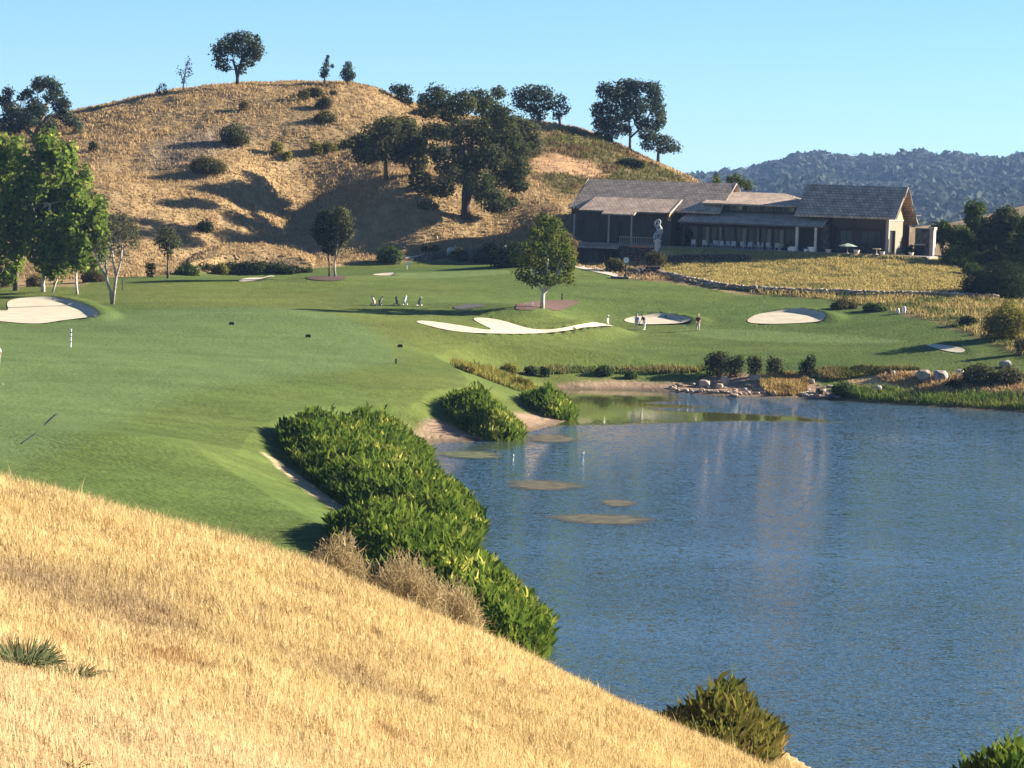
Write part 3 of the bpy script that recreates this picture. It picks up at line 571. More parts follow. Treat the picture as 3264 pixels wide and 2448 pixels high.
bx_ = 1632 + x_ / y_ * F; br = (np.clip(np.exp(-((bx_ - 120) / 300) ** 2 - ((y_ - 53) / 6.5) ** 2) + .8 * np.exp(-((bx_ - 480) / 160) ** 2 - ((y_ - 50) / 4) ** 2) + .5 * np.exp(-((bx_ - 1150) / 200) ** 2 - ((y_ - 52) / 2.5) ** 2), 0, 1) * sst(.2, .5, p3))[:, None] * .9; tn = tn * (1 - br) + C(.165, .115, .085) * (.6 + .8 * r_) * br; hg *= 1 - .45 * br[:, 0]
rs_ = sum(np.exp(-(((bx_ - cx) / rx) ** 2 + ((y_ - cy) / ry) ** 2)) for cx, cy, rx, ry in ((560, 43.5, 130, 1.7), (210, 42, 70, 1.3), (480, 30.5, 60, .7), (1700, 50, 90, 1.6), (1250, 43, 80, 1.2))); rs_ = (np.clip(rs_, 0, 1) * sst(.3, .6, p2))[:, None]; tn = tn * (1 - .75 * rs_) + C(.20, .09, .03) * .75 * rs_; hg *= 1 - .35 * rs_[:, 0]; dk = (sst(.70, .80, fbm(x_, y_, .45, 2, 361)) * .7)[:, None]; tn = tn * (1 - dk) + C(.13, .08, .04) * dk
nr = sst(46, 30, y_)[:, None]; tn = tn * (1 - nr) + (tn * .5 + C(.60, .45, .28) * .52) * nr
blades('dry_grass', x_, y_, z_, hg, rng.uniform(.005, .015, len(x_)) * np.interp(y_, [20, 80], [.8, 1.5]), np.where(rng.random(len(x_)) < .5, rng.uniform(.6, 1.25, len(x_)), rng.uniform(.05, .6, len(x_))), tn, 'golden dry wild grass covering the near knoll', 'dry grass', M['blade'])

def scatter(polytest, lo, hi, k):
    x, y = rng.uniform(lo[0], hi[0], k), rng.uniform(lo[1], hi[1], k); ok = polytest(x, y); return x[ok], y[ok]
def hill_ok(x, y):
    u, v = buv(x, y); return inpoly(DRY, x, y) & (y > 360) & (y < 470) & (np.abs(np.arctan2(x, y)) < rad(13)) & ~inpoly(BANK, x, y) & ~((u > -19) & (u < 36) & (v > -3) & (v < 24))
x_, y_ = scatter(hill_ok, (-110, 358), (75, 470), 230000); z_ = h_full(x_, y_); p1 = fbm(x_, y_, 3, 3, 401); r_ = rng.random((len(x_), 1))
tn = (C(.27, .175, .080) * (1 - r_) + C(.42, .295, .145) * r_) * (.7 + .5 * p1[:, None])
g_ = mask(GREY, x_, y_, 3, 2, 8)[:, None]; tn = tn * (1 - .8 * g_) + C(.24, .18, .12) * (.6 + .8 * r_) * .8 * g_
sc = np.maximum(*[mask(p, x_, y_, 2, 2, 5) for p in SCRUB])[:, None]; n1_ = fbm(x_, y_, 6, 3, 411)[:, None]; tn = tn * (1 - sc) + (C(.115, .07, .034) * (1 - sst(.4, .6, n1_)) + C(.095, .092, .028) * sst(.4, .6, n1_)) * (.6 + .9 * r_) * sc
di = mask(DIRT, x_, y_, 1.2, 1); ok = rng.random(len(x_)) > di * .85
hg = (.16 + .75 * np.clip(p1 - .3, 0, 1)) * rng.uniform(.5, 1.3, len(x_)) * (1 + .5 * sc[:, 0])
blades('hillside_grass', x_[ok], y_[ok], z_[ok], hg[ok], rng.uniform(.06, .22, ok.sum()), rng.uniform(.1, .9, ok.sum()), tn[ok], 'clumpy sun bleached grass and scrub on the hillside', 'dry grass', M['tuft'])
x_, y_ = scatter(lambda x, y: inpoly(BANK, x, y), BANK.min(0), BANK.max(0), 90000); z_ = h_full(x_, y_); n1_ = fbm(x_, y_, 2.2, 3, 501)[:, None]; r_ = rng.random((len(x_), 1))
tn = (C(.37, .29, .105) * sst(.25, .5, n1_) + C(.20, .18, .06) * (1 - sst(.25, .5, n1_))) * (.7 + .6 * r_)
u_, v_ = buv(x_, y_); ok = ~((u_ > -2.8) & (u_ < 34) & (v_ > -2.0) & (v_ < 20))
blades('bank_grass', x_[ok], y_[ok], z_[ok], (.14 + .30 * n1_[ok, 0]) * rng.uniform(.5, 1.3, ok.sum()), rng.uniform(.04, .14, ok.sum()), rng.uniform(.1, .7, ok.sum()), tn[ok], 'pale yellow green grasses on the bank between stone wall and clubhouse', 'grass', M['tuft'])
LOWS = np.array([tuple(p) for p in WALL[1:]] + [hit(a, b)[:2] for a, b in ((3264,960),(3420,1000),(3400,1190),(3264,1140),(3190,1106),(3050,1046),(2860,993),(2640,954),(2420,938))])
x_, y_ = scatter(lambda x, y: inpoly(LOWS, x, y), LOWS.min(0), LOWS.max(0), 36000); z_ = h_full(x_, y_); n1_ = fbm(x_, y_, 4, 3, 511)[:, None]; r_ = rng.random((len(x_), 1)); m_ = sst(.42, .58, n1_)
tn = (C(.30, .225, .085) * m_ + C(.10, .11, .03) * (1 - m_)) * (.6 + .8 * r_)
blades('scrub', x_, y_, z_, (.15 + .75 * n1_[:, 0]) * rng.uniform(.4, 1.2, len(x_)), rng.uniform(.06, .2, len(x_)), rng.uniform(.1, .8, len(x_)), tn, 'mixed low scrub and dry weeds below the stone wall', 'scrub', M['tuft'])
SH = [(gpoly([(1750,1200),(1900,1190),(2100,1195),(2230,1188),(2290,1170),(2240,1168),(2080,1178),(1900,1172),(1700,1178),(1690,1195)], 1), 9000, C(.20, .17, .055), C(.11, .13, .035), .55),
      (gpoly([(2760,1236),(2960,1258),(3264,1262),(3500,1270),(3500,1335),(3264,1306),(3000,1293),(2800,1281),(2680,1268)], 1), 16000, C(.10, .15, .028), C(.17, .18, .045), .75),
      (gpoly([(2420,1198),(2520,1190),(2590,1205),(2560,1262),(2430,1262)], 1), 5000, C(.36, .25, .09), C(.26, .17, .06), .6),
      (gpoly([(2760,1208),(2900,1186),(3060,1200),(3264,1212),(3500,1225),(3500,1262),(3264,1258),(2960,1252)], 1), 15000, C(.46, .31, .15), C(.36, .24, .11), .55),
      (gpoly([(2560,1185),(2700,1170),(2900,1172),(2950,1180),(2760,1200),(2640,1220)], 1), 5000, C(.20, .16, .06), C(.12, .12, .03), .5),
      (gpoly([(1420,1168),(1480,1162),(1600,1190),(1720,1240),(1690,1262),(1560,1215)], 1), 8000, C(.22, .19, .045), C(.13, .14, .03), .7)]
for (pl, k, c0, c1, hh), (lab, cat) in zip(SH, [('weedy grass fringe above the far muddy shore', 'weeds'), ('bright green reeds along the right far shore', 'reeds'), ('tall golden grass tuft between the shore rocks', 'dry grass'), ('pale dry grass strip on the right far bank', 'dry grass'), ('olive weeds between the turf and the right far bank', 'weeds'), ('yellowish weeds along the back edge of the grassy point', 'weeds')]):
    x_, y_ = scatter(lambda x, y: inpoly(pl, x, y), pl.min(0), pl.max(0), k); z_ = h_full(x_, y_); r_ = rng.random((len(x_), 1)); n1_ = fbm(x_, y_, 2, 2, 521)[:, None]; m_ = sst(.35, .65, n1_)
    blades('grass_fringe', x_, y_, z_, hh * (.4 + .9 * n1_[:, 0]) * rng.uniform(.5, 1.3, len(x_)), rng.uniform(.04, .13, len(x_)), rng.uniform(.1, .6, len(x_)), (c0 * m_ + c1 * (1 - m_)) * (.65 + .7 * r_), lab, cat, M['tuft'])

# ---------------------------------------------------------------- reed beds at the near shore: each bed one plant mass with its own leaves
def reed_bed(poly_px, z0, Hh, dens, mat, label, seed, leaf=.66, wid=.175, name='reed_bed'):
    dens *= 1.05
    poly = smooth_poly([zplane(a, b, z0) for a, b in poly_px], 2); lo, hi = poly.min(0), poly.max(0); ar = (hi - lo).prod(); k = int(ar * dens)
    x, y = rng.uniform(lo[0], hi[0], k), rng.uniform(lo[1], hi[1], k); d = -pdist(poly, x, y); ok = d > 0; x, y, d = x[ok], y[ok], d[ok]; k = len(x)
    z = np.maximum(h_full(x, y), 0) - .05; dome = Hh * (.42 + .58 * sst(0, 2.6, d)) * (.68 + .62 * fbm(x, y, 3.0, 3, seed))
    dome *= np.where(rng.random(k) < .05, rng.uniform(1.1, 1.28, k), 1); lev = np.where(rng.random(k) < .45, rng.uniform(.72, 1.0, k), rng.random(k)); L_ = leaf * rng.uniform(.6, 1.3, k); w = wid * rng.uniform(.6, 1.3, k)
    base = z + np.maximum(dome * lev - L_ * .7, 0); an = rng.uniform(0, 2 * math.pi, k); t = rng.uniform(.05, .95, k); la = rng.uniform(0, 2 * math.pi, k)
    dirv = np.stack([np.cos(la) * t, np.sin(la) * t, np.ones(k)], 1); dirv /= np.linalg.norm(dirv, axis=1)[:, None]
    sd_ = np.stack([np.cos(an), np.sin(an), np.zeros(k)], 1); sd_ -= dirv * (sd_ * dirv).sum(1)[:, None]; sd_ /= np.linalg.norm(sd_, axis=1)[:, None]
    p0 = np.stack([x, y, base], 1); p1 = p0 + dirv * (L_ * .55)[:, None]; bend = np.stack([np.cos(la), np.sin(la), -np.ones(k) * .6], 1) * (L_ * .10)[:, None]; p2 = p0 + dirv * L_[:, None] + bend; ww = w[:, None] / 2
    V = np.stack([p0 - sd_ * ww * .5, p0 + sd_ * ww * .5, p1 + sd_ * ww, p1 - sd_ * ww, p2], 1)
    c = poly.mean(0); o_ = np.array([c[0], c[1], z0]); V = V.reshape(-1, 3) - o_
    loops = (np.arange(k)[:, None] * 5 + np.array([[0, 1, 2, 3, 3, 2, 4]])).ravel(); me = np_mesh(name, V, loops, np.tile([4, 3], k))
    o = link(name, me, M[mat]); o.location = tuple(map(float, o_)); return tag(o, label, 'reeds')
reed_bed([(865,1438),(960,1432),(1100,1405),(1250,1398),(1385,1435),(1370,1480),(1410,1530),(1510,1600),(1560,1690),(1480,1740),(1300,1705),(1180,1655),(1080,1612),(950,1525)], .5, 2.55, 62, 'reed', 'largest green reed bed curving along the shore below the fairway', 1)
reed_bed([(1020,1745),(1130,1720),(1300,1715),(1450,1735),(1570,1800),(1690,1900),(1785,2030),(1700,2110),(1500,2090),(1300,1975),(1120,1850)], .4, 2.35, 75, 'reed', 'broad leafy reed bed rising behind the golden knoll', 2, .64, .165)
reed_bed([(1392,1352),(1480,1322),(1600,1336),(1692,1385),(1610,1396),(1490,1380)], .4, 2.4, 55, 'reed', 'rounded green reed clump on the small brown beach', 3)
reed_bed([(1652,1292),(1740,1284),(1820,1292),(1846,1326),(1770,1330),(1690,1316)], .4, 2.25, 55, 'reed', 'farthest dark green reed clump at the mouth of the cove', 4)
reed_bed([(2060,2360),(2290,2300),(2440,2300),(2520,2375),(2420,2450),(2160,2450)], .6, 2.8, 110, 'rust', 'browning reed clump at the foot of the golden knoll', 5, .7, .14)
reed_bed([(2950,2590),(3120,2560),(3320,2560),(3520,2620),(3420,2760),(3050,2740)], 0, 2.7, 90, 'reed', 'green reed clump in the bottom right corner of the lake', 6, .8, .2)
def twig_bush(px, py, D, r, h, k, label, mat='twig', seed=1, wid=.012, L0=.34):
    q = P(px, py, D); b = np.array([q[0], q[1], H(q[0], q[1])]); d = unit(k); d[:, 2] = np.abs(d[:, 2]); rr = rng.random((k, 1)) ** .35
    root = d * rr * np.array([r, r, h]) * rng.uniform(.45, 1, (k, 1)); dirv = d * .6 + np.array([-.1, 0, .45]) + rng.normal(size=(k, 3)) * .75; dirv /= np.linalg.norm(dirv, axis=1)[:, None]
    L_ = L0 * rng.uniform(.5, 1.2, (k, 1)); s_ = np.cross(dirv, unit(k)); s_ /= np.linalg.norm(s_, axis=1)[:, None]; w = wid * rng.uniform(.6, 1.5, (k, 1)); e = root + dirv * L_
    Q = np.stack([root - s_ * w, root + s_ * w, e + s_ * w * .4, e - s_ * w * .4], 1); o = link('dry_bush', quads_mesh('dry_bush', Q), M[mat]); o.location = tuple(map(float, b)); return tag(o, label, 'bush')
twig_bush(1080, 1850, 88, 1.25, 2.9, 15000, 'fuzzy tan bush against the left end of the near reeds')
twig_bush(1290, 1950, 88, 1.65, 3.0, 22000, 'widest fuzzy grey tan bush in front of the near reeds')
twig_bush(1450, 2010, 89, 1.15, 2.8, 13000, 'small feathery dry bush between reeds and knoll grass')
def leafy_weed(px, py, label, k, r, mat, L0, D=None):
    b = ground(px, py); an = rng.uniform(0, 2 * math.pi, k); el = rng.uniform(.15, 1.3, k); rr = rng.random(k) ** .5 * r; b0 = np.stack([np.cos(an) * rr, np.sin(an) * rr, np.zeros(k)], 1)
    dirv = np.stack([np.cos(an) * np.cos(el), np.sin(an) * np.cos(el), np.sin(el)], 1); L_ = L0 * rng.uniform(.5, 1.2, (k, 1)); s_ = np.cross(dirv, unit(k)); s_ /= np.linalg.norm(s_, axis=1)[:, None]; w = .007
    m = b0 + dirv * L_ * .6; e = b0 + dirv * L_ + np.array([0, 0, -.12]) * L_; Q = np.concatenate([np.stack([b0 - s_ * w, b0 + s_ * w, m + s_ * w, m - s_ * w], 1), np.stack([m - s_ * w, m + s_ * w, e + s_ * w * .2, e - s_ * w * .2], 1)])
    o = link('weed', quads_mesh('weed', Q), M[mat]); o.location = tuple(map(float, b)); return tag(o, label, 'weed')
leafy_weed(70, 2130, 'grey green grass tussock at the left edge of the knoll', 520, .34, 'sage', .40)
leafy_weed(225, 2175, 'wispy dark green weed right of the tussock', 110, .2, 'sage', .32)
leafy_weed(235, 2440, 'tiny green sprout at the bottom of the knoll', 22, .05, 'gshrub', .16)

# ---------------------------------------------------------------- algae mats on the water
def algae_mat(name, col):
    m = plain(name, col, .9, .4, 1.2, .3); N, L = m.node_tree.nodes, m.node_tree.links; at = N.new('ShaderNodeAttribute'); at.attribute_name = 'tone'; tx = N.new('ShaderNodeTexNoise'); tx.inputs['Scale'].default_value = 1.1; tx.inputs['Detail'].default_value = 5
    L.new(N.new('ShaderNodeTexCoord').outputs['Object'], tx.inputs['Vector']); a = N.new('ShaderNodeMath'); a.operation = 'MULTIPLY_ADD'; a.inputs[1].default_value = 2.2; L.new(at.outputs['Fac'], a.inputs[0]); L.new(tx.outputs[0], a.inputs[2])
    r = N.new('ShaderNodeMapRange'); r.inputs[1].default_value = .45; r.inputs[2].default_value = 1.35; r.inputs[4].default_value = .92; L.new(a.outputs[0], r.inputs[0]); L.new(r.outputs[0], N['Principled BSDF'].inputs['Alpha']); return m
alg = algae_mat('brown_algae', (.075, .064, .036)); alg2 = algae_mat('olive_algae', (.075, .08, .03))
for cx, cy, rx, ry, m_, lab in ((1730,1547,125,17,alg,'brown algae mat right of the largest reed bed, farthest of three'), (1970,1604,58,12,alg,'smallest brown algae mat in the open water'), (1920,1656,170,17,alg,'longest brown algae mat in the open water'), (1760,1398,85,14,alg,'brown algae mat off the point of the small beach'), (1500,1450,110,12,alg2,'olive algae mat beside the largest reed bed')):
    an = np.linspace(0, 2 * math.pi, 40, endpoint=False); rv = .95 + .10 * np.sin(3 * an + cx) + .10 * np.sin(7 * an + cy) + .08 * np.sin(13 * an + cx)
    pr = np.linspace(0, 1, 9); pl = np.array([(*zplane(cx + rx * 1.1 * q * r * math.cos(a), cy + .034 * rx * math.cos(a) * q + ry * 1.1 * q * math.sin(a)), .015) for q in pr for a, r in zip(an, rv)]); gi = np.arange(9 * 40).reshape(9, 40); nx_ = np.roll(gi, -1, 1)
    q4 = np.stack([gi[:-1], gi[1:], nx_[1:], nx_[:-1]], -1).reshape(-1, 4); me = np_mesh('algae_mat', pl, q4.ravel(), np.full(len(q4), 4), np.repeat(1 - pr, 40)[:, None] * np.ones(3)); tag(link('algae_mat', me, m_), lab, 'algae')
#--PART4--
# ---------------------------------------------------------------- clubhouse
def roof_mat():
    m, t, N, L, B = new_mat('roof_tiles'); co = N.new('ShaderNodeTexCoord').outputs['Object']
    mp = N.new('ShaderNodeMapping'); mp.inputs['Rotation'].default_value = (0, 0, TH); L.new(co, mp.inputs[0])
    br = N.new('ShaderNodeTexBrick'); br.inputs['Scale'].default_value = 1; br.inputs['Brick Width'].default_value = .55; br.inputs['Row Height'].default_value = .42; br.inputs['Mortar Size'].default_value = .035
    br.inputs['Color1'].default_value = (.50, .355, .24, 1); br.inputs['Color2'].default_value = (.35, .255, .175, 1); br.inputs['Mortar'].default_value = (.13, .105, .085, 1); br.inputs['Bias'].default_value = 0
    L.new(mp.outputs[0], br.inputs['Vector']); tx, r = ramp_noise(N, L, .9, (.75,) * 3, (1.2,) * 3, co, 5)
    mx = N.new('ShaderNodeMix'); mx.data_type = 'RGBA'; mx.blend_type = 'MULTIPLY'; mx.inputs[0].default_value = 1; L.new(br.outputs[0], mx.inputs[6]); L.new(r.outputs[0], mx.inputs[7]); L.new(mx.outputs[2], B.inputs['Base Color'])
    bp = N.new('ShaderNodeBump'); bp.inputs['Strength'].default_value = .5; bp.inputs['Distance'].default_value = .04; L.new(br.outputs[0], bp.inputs['Height']); L.new(bp.outputs[0], B.inputs['Normal']); B.inputs['Roughness'].default_value = .85; return m
M['roof'] = roof_mat()
def board_mat(name, a, b, sc=3.0):
    m, t, N, L, B = new_mat(name); co = N.new('ShaderNodeTexCoord').outputs['Object']; tx, r = ramp_noise(N, L, sc, a, b, co, 4, .3, .7, (3, 3, .25)); L.new(r.outputs[0], B.inputs['Base Color']); B.inputs['Roughness'].default_value = .85; return m
M['wall'] = board_mat('dark_stained_boards', (.034, .024, .017), (.062, .045, .033)); M['tan'] = board_mat('tan_gable_boards', (.29, .165, .065), (.37, .22, .09)); M['olivew'] = board_mat('olive_grey_panel', (.14, .115, .07), (.18, .15, .095))
M['trim'] = plain('weathered_trim', (.33, .28, .22), .8, .12, 3); M['beam'] = plain('dark_beam', (.06, .042, .032), .8, .2, 3); M['stone'] = plain('stone_masonry', (.22, .18, .14), .95, .45, 2.2, .7); M['dstone'] = plain('dark_stone', (.075, .064, .056), .95, .4, 2.2, .7)
M['glass'] = plain('window_glass', (.012, .015, .02), .08, .1, 1); M['curtain'] = plain('pale_curtain', (.30, .27, .19), .9, .15, 2); M['white'] = plain('white_paint', (.74, .71, .66), .6, .05, 3); M['cream'] = plain('cream_stone', (.60, .50, .38), .9, .15, 3)
M['grey'] = plain('grey_metal', (.35, .36, .37), .35, .1, 3, 0, .3); M['steel'] = plain('brushed_sculpture_metal', (.34, .335, .32), .5, .35, 2.5); M['black'] = plain('black_rubber', (.02, .02, .02), .8, .2, 5); M['fabric'] = plain('pale_fabric', (.42, .39, .35), .9, .08, 5)
def L_(u, v, w): return bw(u, v, w) - BO
def bb(mb, u0, u1, v0, v1, w0, w1):
    p = [L_(u, v, w) for w in (w0, w1) for u, v in ((u0, v0), (u1, v0), (u1, v1), (u0, v1))]
    return mb.add(p, [(3, 2, 1, 0), (4, 5, 6, 7), (0, 1, 5, 4), (1, 2, 6, 5), (2, 3, 7, 6), (3, 0, 4, 7)])
club = empty('clubhouse', BO, 0, 'long brown clubhouse with grey tiled gable roofs on the grassy bank', 'building')
def part(name, mat, *boxes, parent=None):
    mb = MB()
    for b in boxes: bb(mb, *b)
    return mb.build(name, M[mat], parent or club)
def roof(q, th=.22, trim=True, name='roof'):
    mb = MB(); mb.slab([L_(*p) for p in q], th); r = mb.build(name, M['roof'], club); return r
def window(u0, u1, w0, w1, v, nx=2, cur=False, side=False):
    mb = MB(); t = .09
    fr = [(u0, u1, v - .07, v - .003, w0, w0 + t), (u0, u1, v - .07, v - .003, w1 - t, w1)] + [(u0 + (u1 - u0 - t) * i / nx, u0 + (u1 - u0 - t) * i / nx + t, v - .066, v - .003, w0 + t, w1 - t) for i in range(nx + 1)]
    for f in fr: bb(mb, *f)
    o = mb.build('window', M['beam'], club); part('pane', 'glass', (u0 + .02, u1 - .02, v - .03, v - .012, w0 + .02, w1 - .02), parent=o)
    if cur: part('curtain', 'curtain', (u0 + (u1 - u0) * .58, u1 - .12, v - .05, v - .036, w0 + .12, w1 - .12), parent=o)
    return o
part('wall', 'wall', (-16.2, -2.2, 1.0, 1.3, -.05, 4.35)); part('wall', 'wall', (-16.5, -16.2, 1.0, 15, -3.3, 4.6)); part('wall', 'wall', (-16.2, -8.4, .6, .999, -3.3, -.3))
part('wall', 'wall', (-2.2, 19.6, 4.05, 4.3, -.05, 4.5)); part('wall', 'wall', (1.6, 17.2, 4.05, 4.35, 4.56, 6.02)); part('wall', 'wall', (17.2, 17.5, 4.0, 8.5, 4.56, 6.1)); part('wall', 'wall', (-2.5, -2.2, 1.3, 12, -.05, 4.9))
part('wall', 'wall', (19.6, 26.7, 3.4, 3.7, -.05, 4.9)); part('wall', 'wall', (19.3, 19.599, 2.6, 9, -.05, 4.9)); part('wall', 'wall', (3.1, 3.4, 4.4, 14.5, 3.5, 5.4)); part('wall', 'wall', (-16.2, 26.7, 14.6, 14.9, -.05, 4.6))
# right gable: tan boards above an olive panel with a dark opening
mb = MB(); mb.add([L_(u, v, w) for u in (26.75, 27.05) for v, w in ((2.55, 4.45), (9.9, 4.45), (9.2, 6.0), (6.5, 8.22), (3.6, 5.7))], [(0, 1, 2, 3, 4), (9, 8, 7, 6, 5), (0, 5, 6, 1), (1, 6, 7, 2), (2, 7, 8, 3), (3, 8, 9, 4), (4, 9, 5, 0)]); mb.build('gable', M['tan'], club)
part('wall', 'olivew', (26.75, 27.0, 2.6, 3.3, -.05, 4.447), (26.75, 27.0, 6.2, 9.9, -.05, 4.447), (26.75, 27.0, 3.3, 6.2, 3.05, 4.447)); part('doorway', 'glass', (26.68, 26.72, 3.3, 6.2, -.05, 3.05))
part('trim', 'trim', (26.72, 27.12, 2.3, 2.597, -.05, 4.44)); part('beam', 'trim', (26.76, 27.1, 2.6, 9.95, 4.30, 4.446))
part('wall', 'wall', (19.7, 26.6, 2.55, 2.62, 3.3, 4.55)); part('post', 'beam', (22.3, 22.5, 2.4, 2.598, -.05, 4.5))
# roofs
rt = [(14.6, 1.5, 4.72), (28.15, 1.5, 4.72), (28.3, 6.5, 8.78), (14.6, 6.5, 8.78)]; roof(rt, .25); roof([(14.6, 6.504, 8.776), (28.3, 6.504, 8.776), (28.3, 12.3, 4.05), (14.6, 12.3, 4.05)], .25)
def rake(u, pts, th=.3, w=.12, mat='trim'):
    mb = MB(); mb.tube([L_(u, v, z) for v, z in pts], .13, 4); return mb.build('bargeboard', M[mat], club)
rake(28.36, [(1.45, 4.62), (6.5, 8.70), (12.35, 3.95)])
roof([(-17.2, 2, 4.66), (4.0, 2, 4.66), (4.0, 9, 8.57), (-17.0, 9, 8.57)], .25); roof([(-17.0, 9.004, 8.566), (4.0, 9.004, 8.566), (4.0, 16, 4.6), (-17.2, 16, 4.6)], .25)
rake(4.08, [(1.95, 4.56), (9, 8.50), (16.05, 4.5)]); rake(-17.22, [(1.95, 4.56), (9, 8.50), (16.05, 4.5)])
mb = MB(); mb.add([L_(u, v, w) for u in (3.2, 3.5) for v, w in ((3, 4.8), (15, 4.8), (9, 8.2))], [(0, 1, 2), (5, 4, 3), (0, 3, 4, 1), (1, 4, 5, 2), (2, 5, 3, 0)]); mb.build('gable', M['wall'], club)
roof([(-15.1, 0, 4.35), (-2.2, 0, 4.35), (-2.0, 4.62, 6.14), (-14.5, 4.62, 6.14)], .2); roof([(-11.4, -1.05, 3.97), (-6.8, -1.05, 3.97), (-6.8, -.004, 4.34), (-11.4, -.004, 4.34)], .16)
rake(-2.12, [(-.05, 4.27), (4.6, 6.08)]); mb = MB(); mb.add([L_(u, v, w) for u in (-2.45, -2.25) for v, w in ((.15, 3.25), (3.4, 3.25), (3.4, 5.4), (.15, 4.15))], [(0, 1, 2, 3), (7, 6, 5, 4), (0, 4, 5, 1), (1, 5, 6, 2), (2, 6, 7, 3), (3, 7, 4, 0)]); mb.build('gable', M['tan'], club)
roof([(-1.0, 0, 3.3), (18.5, 0, 3.3), (18.9, 4.04, 4.66), (-.9, 4.04, 4.66)], .2); rake(18.75, [(-.05, 3.22), (4.0, 4.55)])
roof([(1.2, 3.2, 5.85), (17.5, 3.2, 5.85), (17.6, 7, 6.74), (1.3, 7, 6.74)], .2); roof([(2.2, 7.003, 6.738), (13.2, 7.003, 6.738), (10.8, 9.6, 7.45), (3.8, 9.6, 7.45)], .2); roof([(2.2, 12.6, 6.6), (3.8, 9.604, 7.446), (10.8, 9.604, 7.446), (13.2, 12.6, 6.6)], .2)
rake(17.68, [(3.15, 5.76), (7.0, 6.66)]); part('wall', 'wall', (4.2, 14.5, 12.0, 12.3, 4.4, 6.6)); roof([(4.1, 12.6, 6.3), (14.5, 12.6, 6.3), (14.5, 14.9, 5.0), (4.1, 14.9, 5.0)], .2)
roof([(-15.9, -1.85, -.56), (-8.7, -1.85, -.56), (-8.7, -.15, .05), (-15.9, -.15, .05)], .14)
part('floor', 'patio', (-16.2, -2.5, -1.25, .99, -.26, -.06))
for u in (-10.45, -7.23, -15.4): part('post', 'trim', (u - .09, u + .09, -.75, -.57, -.05, 3.75))
for u in (-.2, 4.6, 9.8): part('post', 'beam', (u - .1, u + .1, .25, .45, -.05, 3.12))
part('post', 'cream', (15.2, 15.55, .2, .5, -.05, 3.1)); part('post', 'cream', (17.75, 18.05, .2, .5, -.05, 3.1)); part('chimney', 'dstone', (18.35, 19.2, 1.2, 2.4, -.05, 3.6))
rb = [(-8.7, -2.7, -1.2, -1.13, .92, 1.0), (-8.7, -2.7, -1.2, -1.13, .08, .15)] + [(-8.7 + i * .3, -8.64 + i * .3, -1.19, -1.14, .15, .92) for i in range(20)]; part('railing', 'trim', *rb)
for i, (u0, u1) in enumerate(((-15.6, -14.7), (-14.2, -13.2), (-12.6, -11.8), (-9.8, -8.3), (-8.0, -7.4), (-5.0, -3.4))): window(u0, u1, .9 if i < 3 else .3, 3.1, 1.0, 2)
for i in range(9): window(-1.0 + i * 1.72, .55 + i * 1.72, .06, 2.75, 4.05, 2, i in (1, 2, 4, 5, 6, 7))
for i in range(6): window(2.4 + i * 2.4, 4.3 + i * 2.4, 4.95, 5.7, 4.05, 3, i in (1, 4))
window(20.3, 22.0, .3, 2.9, 3.4, 2); window(23.2, 25.8, .3, 2.9, 3.4, 3); window(-14.5, -12.2, -2.9, -.9, .6, 3); window(-11.4, -9.4, -2.9, -.9, .6, 2)
def bobj(name, mat, label, cat, boxes, kind=None, group=None, at=(0, 0, 0)):
    mb = MB()
    for b in boxes: bb(mb, *b)
    o = mb.build(name, M[mat]); o.location = tuple(map(float, BO)); return tag(o, label, cat, group, kind)
bobj('patio', 'patio', 'paved terrace along the clubhouse front', 'patio', [(-2.49, 33.2, -1.8, 4.04, -.4, -.05), (19.4, 33.2, 4.041, 13, -.4, -.06)], 'structure')
bobj('court', 'asphalt', 'dark lower yard in front of the left wing', 'yard', [(-17.5, -8.6, -2.4, .58, -3.6, -3.24)], 'structure')
tw = MB(); 
def rock(mb, c, r, g, sub=1):
    bm = bmesh.new(); bmesh.ops.create_icosphere(bm, subdivisions=sub, radius=1); v = []
    ph = g.uniform(0, 6.28, 3)
    for p in bm.verts:
        k = 1.05 + .22 * math.sin(2.3 * p.co.x + ph[0]) + .2 * math.sin(2.9 * p.co.y + ph[1]) + g.uniform(-.13, .13); q = p.co * k
        q = Vector((max(-.95, min(.95, q.x)), max(-.95, min(.95, q.y)), max(-.9, min(.9, q.z)))); v.append((c[0] + q.x * r[0], c[1] + q.y * r[1], c[2] + q.z * r[2]))
    f = [tuple(x.index for x in fc.verts) for fc in bm.faces]; bm.free(); mb.add(v, f)
def stone_wall(path, hgt, label, mat, seed, size=.55, base=None):
    g = np.random.default_rng(seed); mb = MB(); path = np.array(path); o = np.array([*path[len(path) // 2], 0]); o[2] = H(o[0], o[1]); seg = np.linalg.norm(np.diff(path, axis=0), axis=1); tot = seg.sum(); cum = np.concatenate([[0], np.cumsum(seg)]); rows = max(1, int(round(hgt / (size * .62))))
    for r in range(rows):
        s = g.uniform(0, .3)
        while s < tot:
            w = size * g.uniform(.7, 1.5); m = s + w / 2; x, y = np.interp(m, cum, path[:, 0]), np.interp(m, cum, path[:, 1]); z = H(x, y) if base is None else base
            hh = size * .42; rock(mb, (x - o[0] + g.uniform(-.06, .06), y - o[1] + g.uniform(-.08, .08) + r * .05, z - o[2] + (r + .42) * size * .62 + g.uniform(-.05, .05)), (w * .62, size * .55, hh * g.uniform(.85, 1.2)), g); s += w * .92
    b = mb.build('stone_wall', M[mat]); b.location = tuple(o); return tag(b, label, 'wall')
M['wallstone'] = leafmat('field_stones', (.20, .14, .10), (.42, .34, .26), 0.0); M['rockpale'] = plain('pale_rock', (.42, .37, .31), .95, .35, 1.5, .8); M['rockgrey'] = plain('grey_rock', (.26, .25, .23), .95, .4, 1.5, .8)
stone_wall(WALL, .8, 'long low boulder wall along the foot of the grassy bank', 'wallstone', 3)
